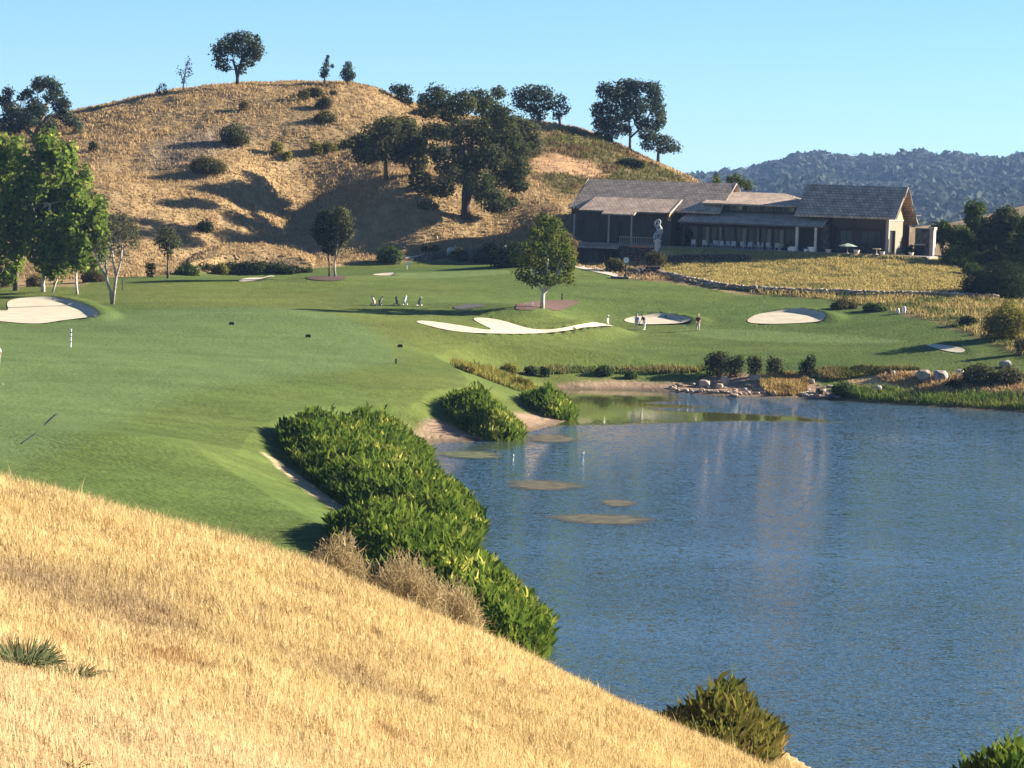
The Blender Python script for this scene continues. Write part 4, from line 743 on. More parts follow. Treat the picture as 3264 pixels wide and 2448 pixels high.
stone_wall([hit(2125,838)[:2], hit(2200,836)[:2], hit(2290,833)[:2], hit(2385,832)[:2]], .8, 'short dark stone terrace wall near the top of the bank', 'dstone', 4, .5)
stone_wall([bw(-8.5, -1.32, 0)[:2], bw(-2.7, -1.32, 0)[:2]], 3.1, 'tall dark stone wall under the clubhouse railing', 'dstone', 5, .6, BO[2] - 3.3)
stone_wall([hit(2020,878)[:2], hit(2060,868)[:2], hit(2100,872)[:2]], .8, 'short dark rock edge below the corner shrub', 'dstone', 6, .5)
# outdoor fireplace at the right end
fpl = empty('outdoor_fireplace', bw(31, 4, -.06), 0, 'stone outdoor fireplace beyond the right gable', 'fireplace')
def fp(name, mat, *bx):
    mb = MB(); o = bw(31, 4, -.06)
    for (u0, u1, v0, v1, w0, w1) in bx:
        p = [bw(u, v, w) - bw(0, 0, 0) - (o - bw(0, 0, 0)) for w in (w0, w1) for u, v in ((u0, v0), (u1, v0), (u1, v1), (u0, v1))]; mb.add(p, [(3, 2, 1, 0), (4, 5, 6, 7), (0, 1, 5, 4), (1, 2, 6, 5), (2, 3, 7, 6), (3, 0, 4, 7)])
    return mb.build(name, M[mat], fpl)
fp('chimney', 'dstone', (30.2, 32.2, 4.0, 5.2, 1.4, 3.5)); fp('hearth', 'dstone', (30.2, 30.45, 3.98, 5.2, -.06, 1.397), (31.5, 32.2, 3.98, 5.2, -.06, 1.397), (30.45, 31.5, 4.8, 5.2, -.06, 1.397)); fp('surround', 'trim', (30.1, 31.6, 3.9, 3.978, 1.3, 1.46), (30.1, 30.24, 3.9, 3.978, -.06, 1.298)); fp('pillar', 'trim', (32.203, 32.7, 3.7, 5.0, -.06, 3.3), (32.1, 32.8, 3.6, 5.1, 3.304, 3.7))
# terrace furniture
def furn(name, u, v, build, label, cat, group=None, rz=0):
    e = empty(name, bw(u, v, -.047), -TH + rz, label, cat, group); build(e); return e
def chair_parts(e):
    mb = MB(); mb.box((0, 0, .42), (.56, .55, .10)); mb.build('seat', M['fabric'], e); mb = MB(); mb.box((0, .26, .72), (.56, .09, .52)); mb.build('backrest', M['fabric'], e)
    [MB().box((sx * .29, 0, .56), (.05, .5, .06)).build('armrest', M['grey'], e) for sx in (-1, 1)]
    for sx in (-1, 1):
        for sy in (-1, 1): mb = MB(); mb.box((sx * .24, sy * .22, .185), (.05, .05, .37)); mb.build('leg', M['grey'], e)
def dup(root, loc, rz, label, group):
    r = root.copy(); COL.objects.link(r); r.location = tuple(map(float, loc)); r.rotation_euler = (0, 0, rz); r['label'] = label
    if group: r['group'] = group
    for ch in root.children: c = ch.copy(); COL.objects.link(c); c.parent = r
    return r
GC = 'pale chairs in a row on the clubhouse porch'; LC = 'pale cushioned chair in the row under the long porch roof'
ch0 = furn('patio_chair', 1.6, -.9, chair_parts, LC, 'chair', GC, .3)
for u in (3.1, 4.1, 5.0, 5.7, 6.4, 7.3, 8.6, 9.4, 10.2, 11.0, 12.1, 12.9): dup(ch0, bw(u, -.9 + .5 * math.sin(u * 5), -.047), -TH + math.sin(u * 9), LC, GC)
def table_parts(e):
    mb = MB(); mb.lathe((0, 0, .70), [(.55, 0), (.58, .02), (.58, .05), (.55, .06)], 16); mb.build('tabletop', M['cream'], e); mb = MB(); mb.lathe((0, 0, 0), [(.3, 0), (.28, .04), (.06, .08), (.06, .69)], 10); mb.build('pedestal', M['cream'], e)
furn('patio_table', 13.6, -1.2, table_parts, 'round cream table at the right end of the chair row', 'table'); furn('patio_table', 26.6, -1.4, table_parts, 'cream table beside the right gable corner post', 'table')
def pot(u, v, s, label, mat='cream', plant=None):
    def b(e):
        mb = MB(); mb.lathe((0, 0, 0), [(.26 * s, 0), (.34 * s, .1 * s), (.42 * s, .42 * s), (.46 * s, .46 * s), (.46 * s, .52 * s), (.38 * s, .52 * s), (.34 * s, .44 * s)], 14); mb.build('bowl', M[mat], e)
        if plant: link('plant', quads_mesh('plant', leaf_quads((0, 0, .52 * s + plant * .5), (plant * .5, plant * .5, plant * .6), 160, .16)), M['dshrub'], e)
    furn('planter', u, v, b, label, 'planter')
pot(15.0, -1.2, .9, 'small pale pot with a leafy plant left of the porch columns', 'white', .8); pot(15.45, -1.45, 1.15, 'round white bowl planter at the foot of the left porch column', 'white'); pot(17.2, -1.5, .7, 'low white bowl between the two porch columns', 'white'); pot(18.0, -1.5, 1.25, 'wide pale bowl planter at the foot of the right porch column', 'white'); pot(20.2, -1.5, .85, 'pale pot in front of the dark barn front', 'cream'); pot(24.0, -1.6, .95, 'square looking cream pot right of the green umbrella', 'cream'); pot(27.4, -1.6, .8, 'cream pot at the right end of the terrace', 'cream'); pot(30.4, 1.5, .8, 'pale pot before the outdoor fireplace', 'cream')
def umbrella(e, mat, r, h, hh):
    mb = MB(); mb.lathe((0, 0, 0), [(.22, 0), (.22, .06), (.03, .08), (.03, h)], 8); mb.build('pole', M['trim'], e); mb = MB(); mb.lathe((0, 0, h - hh), [(r, 0), (r * .55, hh * .55), (.04, hh)], 8); mb.build('canopy', M[mat], e)
M['canvas'] = plain('sage_canvas', (.26, .32, .25), .9, .08, 4)
furn('patio_umbrella', 22.6, -1.0, lambda e: umbrella(e, 'canvas', 1.35, 1.3, .38), 'low sage green umbrella on the terrace before the barn front', 'umbrella')
q = P(1614, 800, 386); eu = empty('patio_umbrella', (q[0], q[1], H(q[0], q[1])), 0, 'white umbrella in front of the dark hedge behind the white trunked tree', 'umbrella'); z_t = P(1614, 781, 386)[2] - H(q[0], q[1]); umbrella(eu, 'white', .95, z_t, .45)
# sculpture on its pillar
sc_ = bw(-2.9, -2.3, 0); sc_[2] = H(sc_[0], sc_[1]); top = BO[2] + 3.45; pb = BO[2] + .72
o = MB().lathe((0, 0, 0), [(.48, 0), (.48, .25), (.40, .3), (.40, pb - sc_[2] - .25), (.52, pb - sc_[2] - .2), (.52, pb - sc_[2])], 4).build('stone_pillar', M['cream']); o.location = tuple(sc_); tag(o, 'cream stone pillar carrying the abstract sculpture', 'pillar')
es = empty('sculpture', (sc_[0], sc_[1], pb), 0, 'white abstract looped sculpture on the cream pillar', 'sculpture'); hs = top - pb
mb = MB(); mb.lathe((0, 0, 0), [(.3, 0), (.3, .08), (.2, .1)], 10); mb.build('base', M['white'], es)
def ring(c, r, tilt, th): return [np.array(c) + np.array([math.cos(a) * r * math.cos(tilt), .25 * math.sin(a) * r, math.sin(a) * r + math.cos(a) * r * math.sin(tilt)]) for a in np.linspace(0, 2 * math.pi, 17)]
mb = MB(); mb.tube(ring((-.05, 0, hs * .22), hs * .19, .5, .1), .13, 6, False); mb.tube(ring((.18, 0, hs * .52), hs * .17, -.7, .1), .13, 6, False); mb.tube(ring((-.12, 0, hs * .82), hs * .15, .4, .1), .10, 6, False); mb.tube([(-.35, 0, .1), (.1, .05, hs * .4), (.3, 0, hs * .6), (-.1, 0, hs * .95)], [.12, .16, .14, .08], 6); mb.build('loop', M['steel'], es, True)
# post clock on the path
pc = ground(1994, 884); ec = empty('post_clock', pc, 0, 'dark post clock with round white face below the clubhouse', 'clock'); hp = (884 - 828) * pc[1] / F
mb = MB(); mb.lathe((0, 0, 0), [(.28, 0), (.28, .25), (.14, .32), (.09, .5), (.075, hp - .42), (.12, hp - .36)], 10); mb.build('post', M['black'], ec, True)
mb = MB(); mb.tube([(0, .12, hp), (0, -.12, hp)], .42, 20); mb.build('case', M['black'], ec); mb = MB(); mb.tube([(0, -.122, hp), (0, -.14, hp)], .37, 20); fc = mb.build('face', M['white'], ec)
mb = MB(); mb.box((0, -.146, hp + .09), (.04, .01, .2)); mb.box((.07, -.146, hp), (.16, .01, .04)); [mb.box((.3 * math.sin(a), -.146, hp + .3 * math.cos(a)), (.035, .01, .035)) for a in np.linspace(0, 2 * math.pi, 12, endpoint=False)]; mb.build('hand', M['black'], fc)
q = ground(1975, 887); mb = MB(); mb.box((0, 0, .14), (2.3, 1.1, .28), 0, .92); o = mb.build('planter_box', M['dstone']); o.location = tuple(q); tag(o, 'long low dark planter at the foot of the post clock', 'planter')

# ---------------------------------------------------------------- trees
T = tree
T('oak_tree', 'largest dark oak on the slope left of the clubhouse', (1485,697), [(1400,318,42,36),(1368,350,34,28),(1432,352,42,32),(1480,338,42,36),(1530,330,45,36),(1568,352,42,38),(1605,388,40,40),(1395,425,46,30),(1445,415,45,36),(1535,418,58,44),(1612,440,50,45),(1652,482,38,36),(1478,478,42,32),(1560,500,55,40),(1648,535,42,38),(1388,485,32,28),(1425,530,45,34),(1340,575,38,30),(1352,618,46,24),(1405,598,45,30),(1462,560,44,34),(1530,580,50,34),(1605,560,50,36),(1650,590,36,24),(1560,622,50,24),(1625,645,32,16),(1580,655,46,20),(1545,668,36,16),(1330,645,30,18),(1370,655,34,14),(1500,520,40,30),(1590,300,25,20)], 'oak', .42, 1.6, [[(1484,655),(1482,620),(1488,570),(1480,480)],[(1484,655),(1500,600),(1530,520)]], .62, 'darkbark', seed=11, limbs=16, depth=1.1)
T('oak_tree', 'brownish oak on the slope left of the largest oak', (1230,578), [(1150,462,38,34),(1188,425,44,34),(1240,402,45,30),(1292,398,38,28),(1165,500,38,24),(1230,455,50,35),(1262,492,40,26),(1200,490,40,26)], 'ash', .4, 1.4, [[(1230,545),(1228,510),(1225,450)]], .32, 'bark', seed=12, depth=1.0)
T('oak_tree', 'dark oak wedged between the brownish oak and the largest oak', (1318,560), [(1262,440,30,28),(1302,428,42,36),(1332,470,34,34),(1290,492,40,32),(1340,520,24,30)], 'oak', .42, 1.7, None, .3, 'darkbark', seed=13, depth=1.2)
T('oak_tree', 'olive green tree rising behind the right side of the largest oak', (1680,500), [(1655,400,40,30),(1690,420,36,30),(1670,455,42,36),(1705,465,28,34),(1640,440,26,30)], 'ash', .42, 1.1, None, .25, seed=14)
T('oak_tree', 'blue grey oak on the skyline right of the largest oak', (1718,398), [(1652,300,24,20),(1690,293,34,26),(1727,298,34,26),(1745,325,26,28),(1690,335,32,26),(1655,328,22,20),(1715,360,30,24)], 'bluoak', .42, .95, [[(1718,370),(1705,335)]], .3, 'darkbark', D=455, seed=15)
T('oak_tree', 'slender airy skyline oak beside the blue grey oak', (1785,398), [(1785,318,22,20),(1797,348,18,22),(1775,368,18,16),(1768,340,14,14)], 'bluoak', .4, .7, None, .16, D=456, seed=16)
T('oak_tree', 'wide spreading oak with gaps on the right shoulder of the hill', (2008,480), [(1930,288,28,28),(1960,300,28,26),(2000,272,36,22),(2030,280,28,24),(2078,282,28,22),(2085,310,26,28),(2000,318,42,32),(1940,340,34,26),(1903,352,22,22),(2092,345,26,32),(2108,378,16,28),(1945,385,40,28),(1985,368,28,22),(1912,392,22,22),(2052,335,18,26),(1945,418,36,22),(1992,412,22,20),(2082,402,22,24),(2058,432,26,18),(1930,445,24,18),(2020,355,26,26),(2045,390,24,24)], 'bluoak', .42, 1.35, [[(2008,440),(2005,390),(1995,330)],[(2008,440),(2050,400),(2085,340)]], .2, 'bark', D=455, seed=17, limbs=10)
T('oak_tree', 'low oak leaning downhill right of the spreading oak', (2098,512), [(2088,442,32,18),(2120,446,28,16),(2142,466,26,16),(2112,474,34,16),(2155,476,16,10),(2060,462,22,16)], 'bluoak', .4, 1.0, [[(2098,490),(2105,465)]], .25, 'bark', D=454, seed=18)
T('oak_tree', 'round lone oak on the hilltop', (757,274), [(700,160,26,26),(716,140,26,22),(746,125,30,20),(780,120,30,20),(810,135,24,24),(822,160,20,22),(790,160,30,26),(750,158,30,26),(705,190,24,24),(716,216,16,12),(790,192,24,20),(768,218,18,16),(818,182,14,14),(695,212,10,10)], 'oak', .42, 1.05, [[(757,250),(752,222),(742,190)],[(757,250),(764,215),(775,170)]], .28, 'darkbark', D=450, seed=19)
T('bare_tree', 'leafless pale tree on the left skyline', (584,296), [(602,200,12,20),(592,235,14,20),(574,228,12,14),(607,226,10,16),(586,262,10,14)], 'bare', .3, .16, [[(584,270),(590,235),(600,190)],[(584,270),(576,228)]], .10, 'greybark', D=449, seed=20)
T('small_tree', 'sparse little tree left of the leafless tree', (508,312), [(517,275,13,12),(504,290,10,10),(526,290,9,9)], 'ash', .35, .5, None, .08, D=448, seed=21)
T('young_tree', 'thin ragged young tree on the hilltop', (1034,268), [(1034,226,15,14),(1040,206,11,11),(1043,190,8,8),(1046,178,4,5),(1058,210,7,6),(1030,240,14,8)], 'bluoak', .36, .9, None, .09, D=451, seed=22)
T('young_tree', 'small oval young tree right of the ragged one', (1108,280), [(1108,222,17,18),(1096,236,13,13),(1120,240,15,14),(1111,206,11,11),(1108,250,17,9)], 'bluoak', .38, 1.1, None, .09, D=451, seed=23)
T('small_tree', 'dark bushy tree at the top of the golden shoulder', (1282,350), [(1264,284,22,16),(1290,290,25,20),(1278,315,20,16),(1300,322,16,14),(1285,335,14,12)], 'oak', .38, 1.2, None, .12, D=452, seed=24)
T('small_tree', 'little round dark tree on the skyline before the largest oak', (1346,345), [(1345,311,14,14),(1350,326,13,11),(1338,324,9,9)], 'bluoak', .36, 1.1, None, .1, D=453, seed=25)
T('oak_tree', 'old dark oak rising behind the maples on the far left', (110,480), [(122,275,22,20),(152,264,34,20),(186,285,24,24),(165,308,34,24),(200,332,18,24),(90,296,18,16),(66,306,15,15),(30,295,18,18),(12,322,24,18),(42,345,28,18),(110,330,24,18),(132,352,28,18),(190,362,28,18),(222,386,28,18),(100,386,34,18),(18,382,28,18),(60,402,30,16),(244,402,18,18),(160,400,30,20),(90,350,34,26),(60,370,34,24),(180,335,26,24),(30,410,34,20)], 'bluoak', .44, 1.3, [[(110,440),(130,385),(150,330)],[(110,440),(60,385),(30,330)]], .45, 'bark', D=425, seed=26, limbs=14)
def ac(cx, cy, rx, ry, px, py, k, cs, seed): return auto_clumps(cx, cy, rx, ry, ground(px, py)[1], k, cs, seed, 1.6)
T('maple_tree', 'tall bright green maple cut by the left edge', (50,928), ac(15,665,120,262,50,928,90,.21,31), 'maple', .75, .62, [[(52,860),(45,760),(30,640)]], .3, 'bark', seed=31, limbs=10)
T('maple_tree', 'tallest bright maple with its top in front of the old oak', (137,932), ac(168,645,128,258,137,932,95,.21,32), 'maple', .75, .62, [[(137,880),(145,790),(160,650)]], .22, 'whitebark', seed=32, limbs=10)
T('maple_tree', 'small maple on a slanting pale trunk', (166,934), ac(190,812,82,88,166,934,30,.30,33), 'maple', .70, .62, [[(178,900),(190,868),(195,820)]], .12, 'whitebark', seed=33, limbs=6)
T('maple_tree', 'rightmost maple on a slim white trunk', (246,940), ac(274,748,90,155,246,940,55,.25,34), 'maple', .75, .62, [[(243,900),(243,860),(262,740)]], .14, 'whitebark', seed=34, limbs=8)
T('grey_tree', 'sparse olive tree with a forked bare trunk right of the maples', (358,968), [(385,700,40,26),(420,735,30,30),(360,735,36,30),(400,760,40,28),(340,770,28,22),(430,775,18,22),(315,790,22,18),(375,800,36,20)], 'olive', .3, .42, [[(352,930),(338,890),(318,850),(300,800)],[(362,935),(370,885),(384,835),(390,780)],[(352,930),(340,890),(336,830)],[(370,885),(362,840),(355,780)]], .17, 'greybark', seed=35, limbs=16)
T('small_tree', 'slim grey green tree before the hill between maples and paired trees', (535,888), [(535,742,24,20),(520,770,24,20),(552,770,24,24),(535,800,20,20)], 'ash', .36, .9, [[(535,840),(533,790)]], .14, 'bark', seed=36)
T('paired_tree', 'darker left tree of the pair on the round mulch bed', (1050,890), [(1024,722,28,24),(1036,692,24,24),(1030,760,24,22),(1045,792,20,16),(1008,742,18,18),(1050,735,22,30)], 'dshrub', .36, 1.1, [[(1050,840),(1040,760)]], .12, 'bark', seed=37)
T('paired_tree', 'taller lighter tree of the pair on the round mulch bed', (1068,891), [(1085,680,28,22),(1100,705,26,26),(1072,715,28,28),(1095,745,30,28),(1080,772,28,20),(1112,740,16,22),(1062,800,20,16)], 'ash', .36, 1.1, [[(1066,840),(1078,760)]], .13, 'greybark', seed=38)
T('birch_tree', 'leaning green tree with white trunk on the red mulch bed', (1728,986), [(1735,703,28,24),(1770,716,24,24),(1710,742,28,24),(1755,750,34,30),(1792,765,24,30),(1700,790,34,28),(1750,800,40,30),(1802,800,28,30),(1680,832,34,26),(1730,850,40,30),(1790,850,40,30),(1822,835,16,30),(1664,872,26,20),(1700,892,34,18),(1760,890,40,20),(1812,888,22,18),(1640,820,18,18)], 'birch', .36, .95, [[(1728,950),(1734,925),(1745,880),(1745,800)],[(1732,935),(1715,905),(1700,860)],[(1732,935),(1765,905),(1790,850)]], .2, 'whitebark', seed=39, limbs=14)
T('conifer_tree', 'pointed tree behind the clubhouse roof', (2285,640), [(2285,592,18,16),(2285,574,13,14),(2285,556,7,10)], 'birch', .4, 1.0, None, .15, D=440, seed=40); T('conifer_tree', 'broad light green tree right of the pointed tree behind the roof', (2345,640), [(2340,585,28,18),(2350,565,16,12),(2325,570,10,12),(2368,580,12,16)], 'birch', .42, 1.0, None, .15, D=442, seed=41); T('conifer_tree', 'small tree right end of the group behind the roof', (2388,650), [(2388,596,15,14),(2386,582,8,8)], 'gshrub', .4, 1.0, None, .12, D=441, seed=42)
def acd(cx, cy, rx, ry, D, k, cs, seed): return auto_clumps(cx, cy, rx, ry, D, k, cs, seed, 1.0)
T('pointed_tree', 'pointed dark tree at the left of the right edge grove', (3108,905), acd(3108,700,36,66,388,14,.6,50) + acd(3112,790,55,80,388,20,.42,51), 'gshrub', .42, 1.1, None, .25, D=388, seed=43)
T('round_tree', 'big round dark tree in the right edge grove', (3205,930), acd(3200,775,92,120,382,40,.36,52), 'oak', .44, 1.15, None, .4, 'darkbark', D=382, seed=44)
T('round_tree', 'dark tree cut by the right edge of the grove', (3300,950), acd(3300,800,75,140,374,36,.4,53), 'gshrub', .44, 1.1, None, .35, 'darkbark', D=374, seed=45)
T('round_tree', 'low dark tree filling the bottom of the right edge grove', (3180,960), acd(3160,870,100,75,376,30,.45,54), 'oak', .42, 1.2, None, .2, 'darkbark', D=378, seed=46)
T('round_tree', 'leaning green tree at the left end of the right edge grove', (3060,905), acd(3055,800,52,88,384,20,.45,56), 'gshrub', .42, 1.1, None, .2, D=384, seed=48)
T('small_tree', 'small green tree right of the outdoor fireplace', (3005,830), acd(2998,738,36,46,386,14,.5,55), 'gshrub', .38, 1.1, None, .14, D=386, seed=47)
# ---------------------------------------------------------------- single bushes
SB = [(968,322,42,36,'shrub','left bush of the touching pair near the hilltop'),(1002,308,52,34,'shrub','right bush of the touching pair near the hilltop'),(1032,346,56,40,'shrub','round dark bush below the hilltop pair'),(1036,388,80,36,'shrub','wide low bush under the round dark bush'),(1062,300,24,18,'shrub','tiny bush near the two young hilltop trees'),
(778,352,42,38,'tshrub','tan brown bush below the lone round oak'),(748,462,96,64,'ash','large grey green bush casting a long shadow on the slope'),(665,548,122,56,'shrub','long dark bush low on the golden slope'),(882,490,48,46,'yshrub','yellow green bush in the middle of the slope'),(914,510,40,34,'yshrub','smaller yellow green bush just right of the middle one'),(1010,492,50,46,'yshrub','yellow green bush left of the brownish oak'),(1050,478,56,28,'yshrub','low yellow green bush in the row left of the brownish oak'),(1106,470,44,36,'gshrub','green bush touching the brownish oak crown'),
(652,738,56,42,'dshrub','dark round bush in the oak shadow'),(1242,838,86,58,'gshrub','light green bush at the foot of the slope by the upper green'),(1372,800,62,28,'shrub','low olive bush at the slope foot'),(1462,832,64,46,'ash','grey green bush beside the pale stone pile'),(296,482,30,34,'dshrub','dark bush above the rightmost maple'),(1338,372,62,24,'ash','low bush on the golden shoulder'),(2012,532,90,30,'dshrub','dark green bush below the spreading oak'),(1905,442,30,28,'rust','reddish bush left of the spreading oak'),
(480,886,36,52,'dshrub','upright dark bush left of the slim grey green tree'),(790,866,420,36,'dshrub','long low dark leaf strip added for the shade at the foot of the golden slope'),(596,878,78,38,'gshrub','green bush right of the slim grey green tree'),(702,874,58,38,'yshrub','round yellowish bush in front of the long dark shade'),(744,872,48,32,'yshrub','smaller yellowish bush next to the round one'),(18,915,76,62,'tshrub','tan bush at the left edge under the maples'),(112,915,62,48,'tshrub','tan bush between the maple trunks'),(300,900,86,44,'tshrub','tan bush behind the forked bare trunk'),  # the long low dark strip is added in place of a band of shade
(1640,850,150,78,'dshrub','long dark hedge beside the clubhouse yard'),(1560,840,110,64,'dshrub','dark hedge left of the white umbrella'),(1815,800,60,120,'tshrub','brown tall bush at the left end of the clubhouse'),
(2150,802,96,72,'dshrub','large round dark shrub at the left end of the porch'),(2088,856,68,58,'shrub','olive shrub under the sculpture pillar'),(1962,864,66,52,'shrub','olive shrub left of the post clock'),(3180,945,240,110,'dshrub','dark shrub mass under the right edge grove'),(3050,850,110,66,'gshrub','green shrub on the bank edge below the fireplace'),(3100,880,70,46,'gshrub','low green shrub at the right end of the bank'),
(2285,1198,92,86,'ash','largest grey green shrub of the far shore row'),(2345,1198,58,72,'ash','second grey green shrub of the far shore row'),(2405,1200,58,74,'ash','third grey green shrub of the far shore row'),(2468,1202,64,70,'ash','last grey green shrub of the far shore row'),(2574,1204,64,78,'dshrub','lone dark shrub right of the far shore row'),(2690,1266,84,54,'gshrub','green shrub at the start of the bright shore reeds'),(3120,1222,120,74,'ash','tall olive shrub on the right far bank'),(3225,1222,120,56,'olive','wide olive shrub by the right edge of the far bank'),(3040,1238,56,30,'dshrub','low dark bush in front of the grey rocks'),
(1690,1200,44,30,'dshrub','left small dark bush at the back of the cove'),(1736,1205,36,36,'dshrub','right small dark bush at the back of the cove'),(1922,1200,60,36,'gshrub','green bush above the far muddy shore'),(2012,1208,42,26,'gshrub','smaller green bush above the far muddy shore'),(1622,1196,64,38,'yshrub','yellowish bush on the back edge of the grassy point'),(1660,1244,82,42,'yshrub','pale yellow bush behind the farthest reed clump'),(1480,1186,70,22,'rust','low reddish bush at the tip of the weedy edge'),
(3205,1080,150,112,'yshrub','tall yellow green bush by the right edge below the wall'),(3262,1130,70,70,'tshrub','pale bush at the right edge of the turf'),(3085,1036,62,34,'dshrub','dark purple brown bush below the stone wall'),(2690,985,90,30,'shrub','low dark scrub bush above the oval bunker'),(2790,992,80,28,'gshrub','low green scrub bush left of the white boulders'),(2900,830,44,34,'dshrub','dark vine bush against the right gable')]
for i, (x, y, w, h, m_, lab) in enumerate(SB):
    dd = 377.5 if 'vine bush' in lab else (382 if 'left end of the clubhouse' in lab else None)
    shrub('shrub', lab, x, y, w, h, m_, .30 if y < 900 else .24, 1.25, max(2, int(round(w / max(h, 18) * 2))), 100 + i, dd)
# ---------------------------------------------------------------- rocks
RK = [(2245,1232,40,26,'wallstone','big brown boulder at the left of the rocky shore'),(2310,1226,32,28,'wallstone','pale boulder right of the big brown one'),(2292,1238,30,20,'wallstone','brown boulder between the big and the pale one'),(2405,1212,46,18,'wallstone','flat tan boulder under the shrub row'),(2440,1246,30,10,'wallstone','flat light slab at the waterline'),(2466,1262,14,20,'wallstone','upright post like rock at the waterline'),(2585,1222,24,14,'wallstone','white rounded rock behind the golden grass'),(2615,1256,34,20,'dstone','grey rock at the end of the golden grass'),(2660,1272,46,14,'dstone','dark wet rock at the waterline under the green shrub'),(2800,1248,26,20,'rockpale','bright white rock in the shore reeds'),
(2850,1200,14,20,'rockpale','thin pale rock leaning on the right bank'),(2940,1210,56,34,'wallstone','wide tan rock mound on the right bank'),(2998,1212,52,34,'rockgrey','cluster like grey boulder on the right bank'),(3060,1192,26,18,'rockpale','pale rock near the olive shrub'),(3200,1168,50,24,'rockgrey','grey rock by the right edge above the olive shrub'),(2340,1262,30,8,'wallstone','small flat rock in the shallow water'),(1440,818,44,30,'rockpale','pale stone pile left of the dark hedge'),(1395,824,40,24,'dstone','dark stone block left of the pale stone pile'),
(2862,1000,11,18,'white','left white boulder of the two below the wall'),(2882,1000,13,24,'white','right taller white boulder of the two below the wall')]
for i, (x, y, w, h, m_, lab) in enumerate(RK):
    b = ground(x, y); s = b[1] / F; g = np.random.default_rng(300 + i); mb = MB(); rock(mb, (0, 0, h * s * .42), (w * s * .46, w * s * .42, h * s * .6), g, 2); o = mb.build('boulder', M[m_]); o.location = tuple(b); tag(o, lab, 'rock')
mb = MB(); g = np.random.default_rng(9)
for i in range(160):
    x = g.uniform(2130, 2680); y = np.interp(x, [2130, 2300, 2450, 2660], [1244, 1256, 1260, 1268]) - abs(g.normal()) * 14; b = hit(x, y); r = g.uniform(.08, .3); rock(mb, (b[0], b[1], H(b[0], b[1]) + r * .3), (r * 1.2, r, r * .7), g)
tag(mb.build('shore_stones', M['wallstone']), 'small loose stones along the rocky far shore', 'stones', kind='stuff')

# ---------------------------------------------------------------- golf things
def cut(px, py, h): b = ground(px, py); return b, h * b[1] / F
b, hf = cut(1297, 858, 24); e = empty('flagstick', b, 0, 'white flag on its stick at the upper green', 'flag')
MB().lathe((0, 0, 0), [(.03, 0), (.03, hf)], 6).build('pole', M['white'], e); MB().add([(.03, 0, hf), (.03, 0, hf - .42), (.5, -.15, hf - .36), (.5, -.12, hf - .06), (.03, .02, hf), (.03, .02, hf - .42), (.5, -.13, hf - .36), (.5, -.10, hf - .06)], [(0, 1, 2, 3), (7, 6, 5, 4)]).build('flag', M['white'], e)
b, hf = cut(225, 1108, 58); e = empty('yardage_pole', b, 0, 'black and white banded distance pole on the fairway', 'pole')
mb = MB(); [mb.lathe((0, 0, hf * a), [(.07, 0), (.07, hf * (c - a))], 10) for a, c in ((0, .26), (.33, .54), (.60, .77), (.86, 1.0))]; mb.build('white_band', M['white'], e); mb = MB(); [mb.lathe((0, 0, hf * a), [(.062, 0), (.062, hf * (c - a))], 10) for a, c in ((.262, .328), (.542, .598), (.772, .858))]; mb.build('black_band', M['black'], e)
for (x, y), lab in zip(((738,1038),(982,1078),(1275,1110)), ('dark low tee block nearest the left, farthest up the fairway', 'dark low tee block in the middle of the fairway', 'dark low tee block at the right corner of the fairway')):
    b = ground(x, y); mb = MB(); mb.box((0, 0, .16), (.5, .3, .22), .2, .85); mb.box((0, 0, .29), (.4, .22, .05), .2, .7); [mb.box((sx * .16, sy * .08, .02), (.06, .06, .08), .2) for sx in (-1, 1) for sy in (-1, 1)]; o = mb.build('tee_block', M['black']); o.location = tuple(b); tag(o, lab, 'tee block')
for (x, y, hh, mat, lab) in ((1262,1160,14,'beam','short dark stake at the fairway edge'),(1791,962,22,'beam','dark wooden stake behind the red mulch bed'),(1697,980,10,'white','small white marker on the red mulch bed'),(390,928,36,'olivew','thin pale stake right of the forked bare trunk')):
    b, hf = cut(x, y, hh); mb = MB(); mb.box((0, 0, hf / 2), (.14, .12, hf), .3, .9); mb.box((0, 0, hf + .03), (.13, .11, .06), .3, .5); o = mb.build('stake', M[mat]); o.location = tuple(b); tag(o, lab, 'stake')
b = ground(9, 1227); o = MB().lathe((0, 0, 0), [(.01, 0), (.03, .012), (.042, .04), (.03, .07), (.008, .084)], 10).build('golf_ball', M['white']); o.location = tuple(b); tag(o, 'white golf ball on the fairway by the left edge', 'ball')
hz = [ground(x, y) for x, y in ((183,1322),(150,1350),(110,1390),(70,1418))]; mb = MB(); mb.tube([p + np.array([0, 0, .03]) for p in hz], .03, 6); o = mb.build('strand', M['black']); tag(o, 'thin dark hose lying across the near fairway', 'strand')  # thin dark line on the near fairway, drawn as a tube
M['skin'] = plain('skin', (.42, .25, .17), .6, .08, 5); M['blue'] = plain('blue_shirt', (.12, .24, .55), .9, .1, 5); M['maroon'] = plain('dark_red_shirt', (.10, .035, .028), .9, .1, 5); M['pale'] = plain('pale_mint_shirt', (.55, .62, .52), .9, .06, 5); M['khaki'] = plain('pinkish_khaki', (.52, .40, .30), .9, .08, 5); M['navy'] = plain('navy_shirt', (.035, .04, .05), .9, .1, 5); M['hair'] = plain('brown_hair', (.04, .025, .018), .8, .2, 8); M['tanhat'] = plain('straw_hat', (.48, .38, .24), .9, .1, 6)
def skin_obj(name, verts, edges, radii, mat, parent, sub=1):
    me = bpy.data.meshes.new(name); me.from_pydata([tuple(v) for v in verts], edges, []); o = link(name, me, mat, parent); m = o.modifiers.new('skin', 'SKIN'); m.use_smooth_shade = True
    for i, r in enumerate(radii): sv = me.skin_vertices[0].data[i]; sv.radius = (r, r); sv.use_root = (i == 0)
    if sub: o.modifiers.new('sub', 'SUBSURF').levels = sub; o.modifiers['sub'].render_levels = sub
    return o
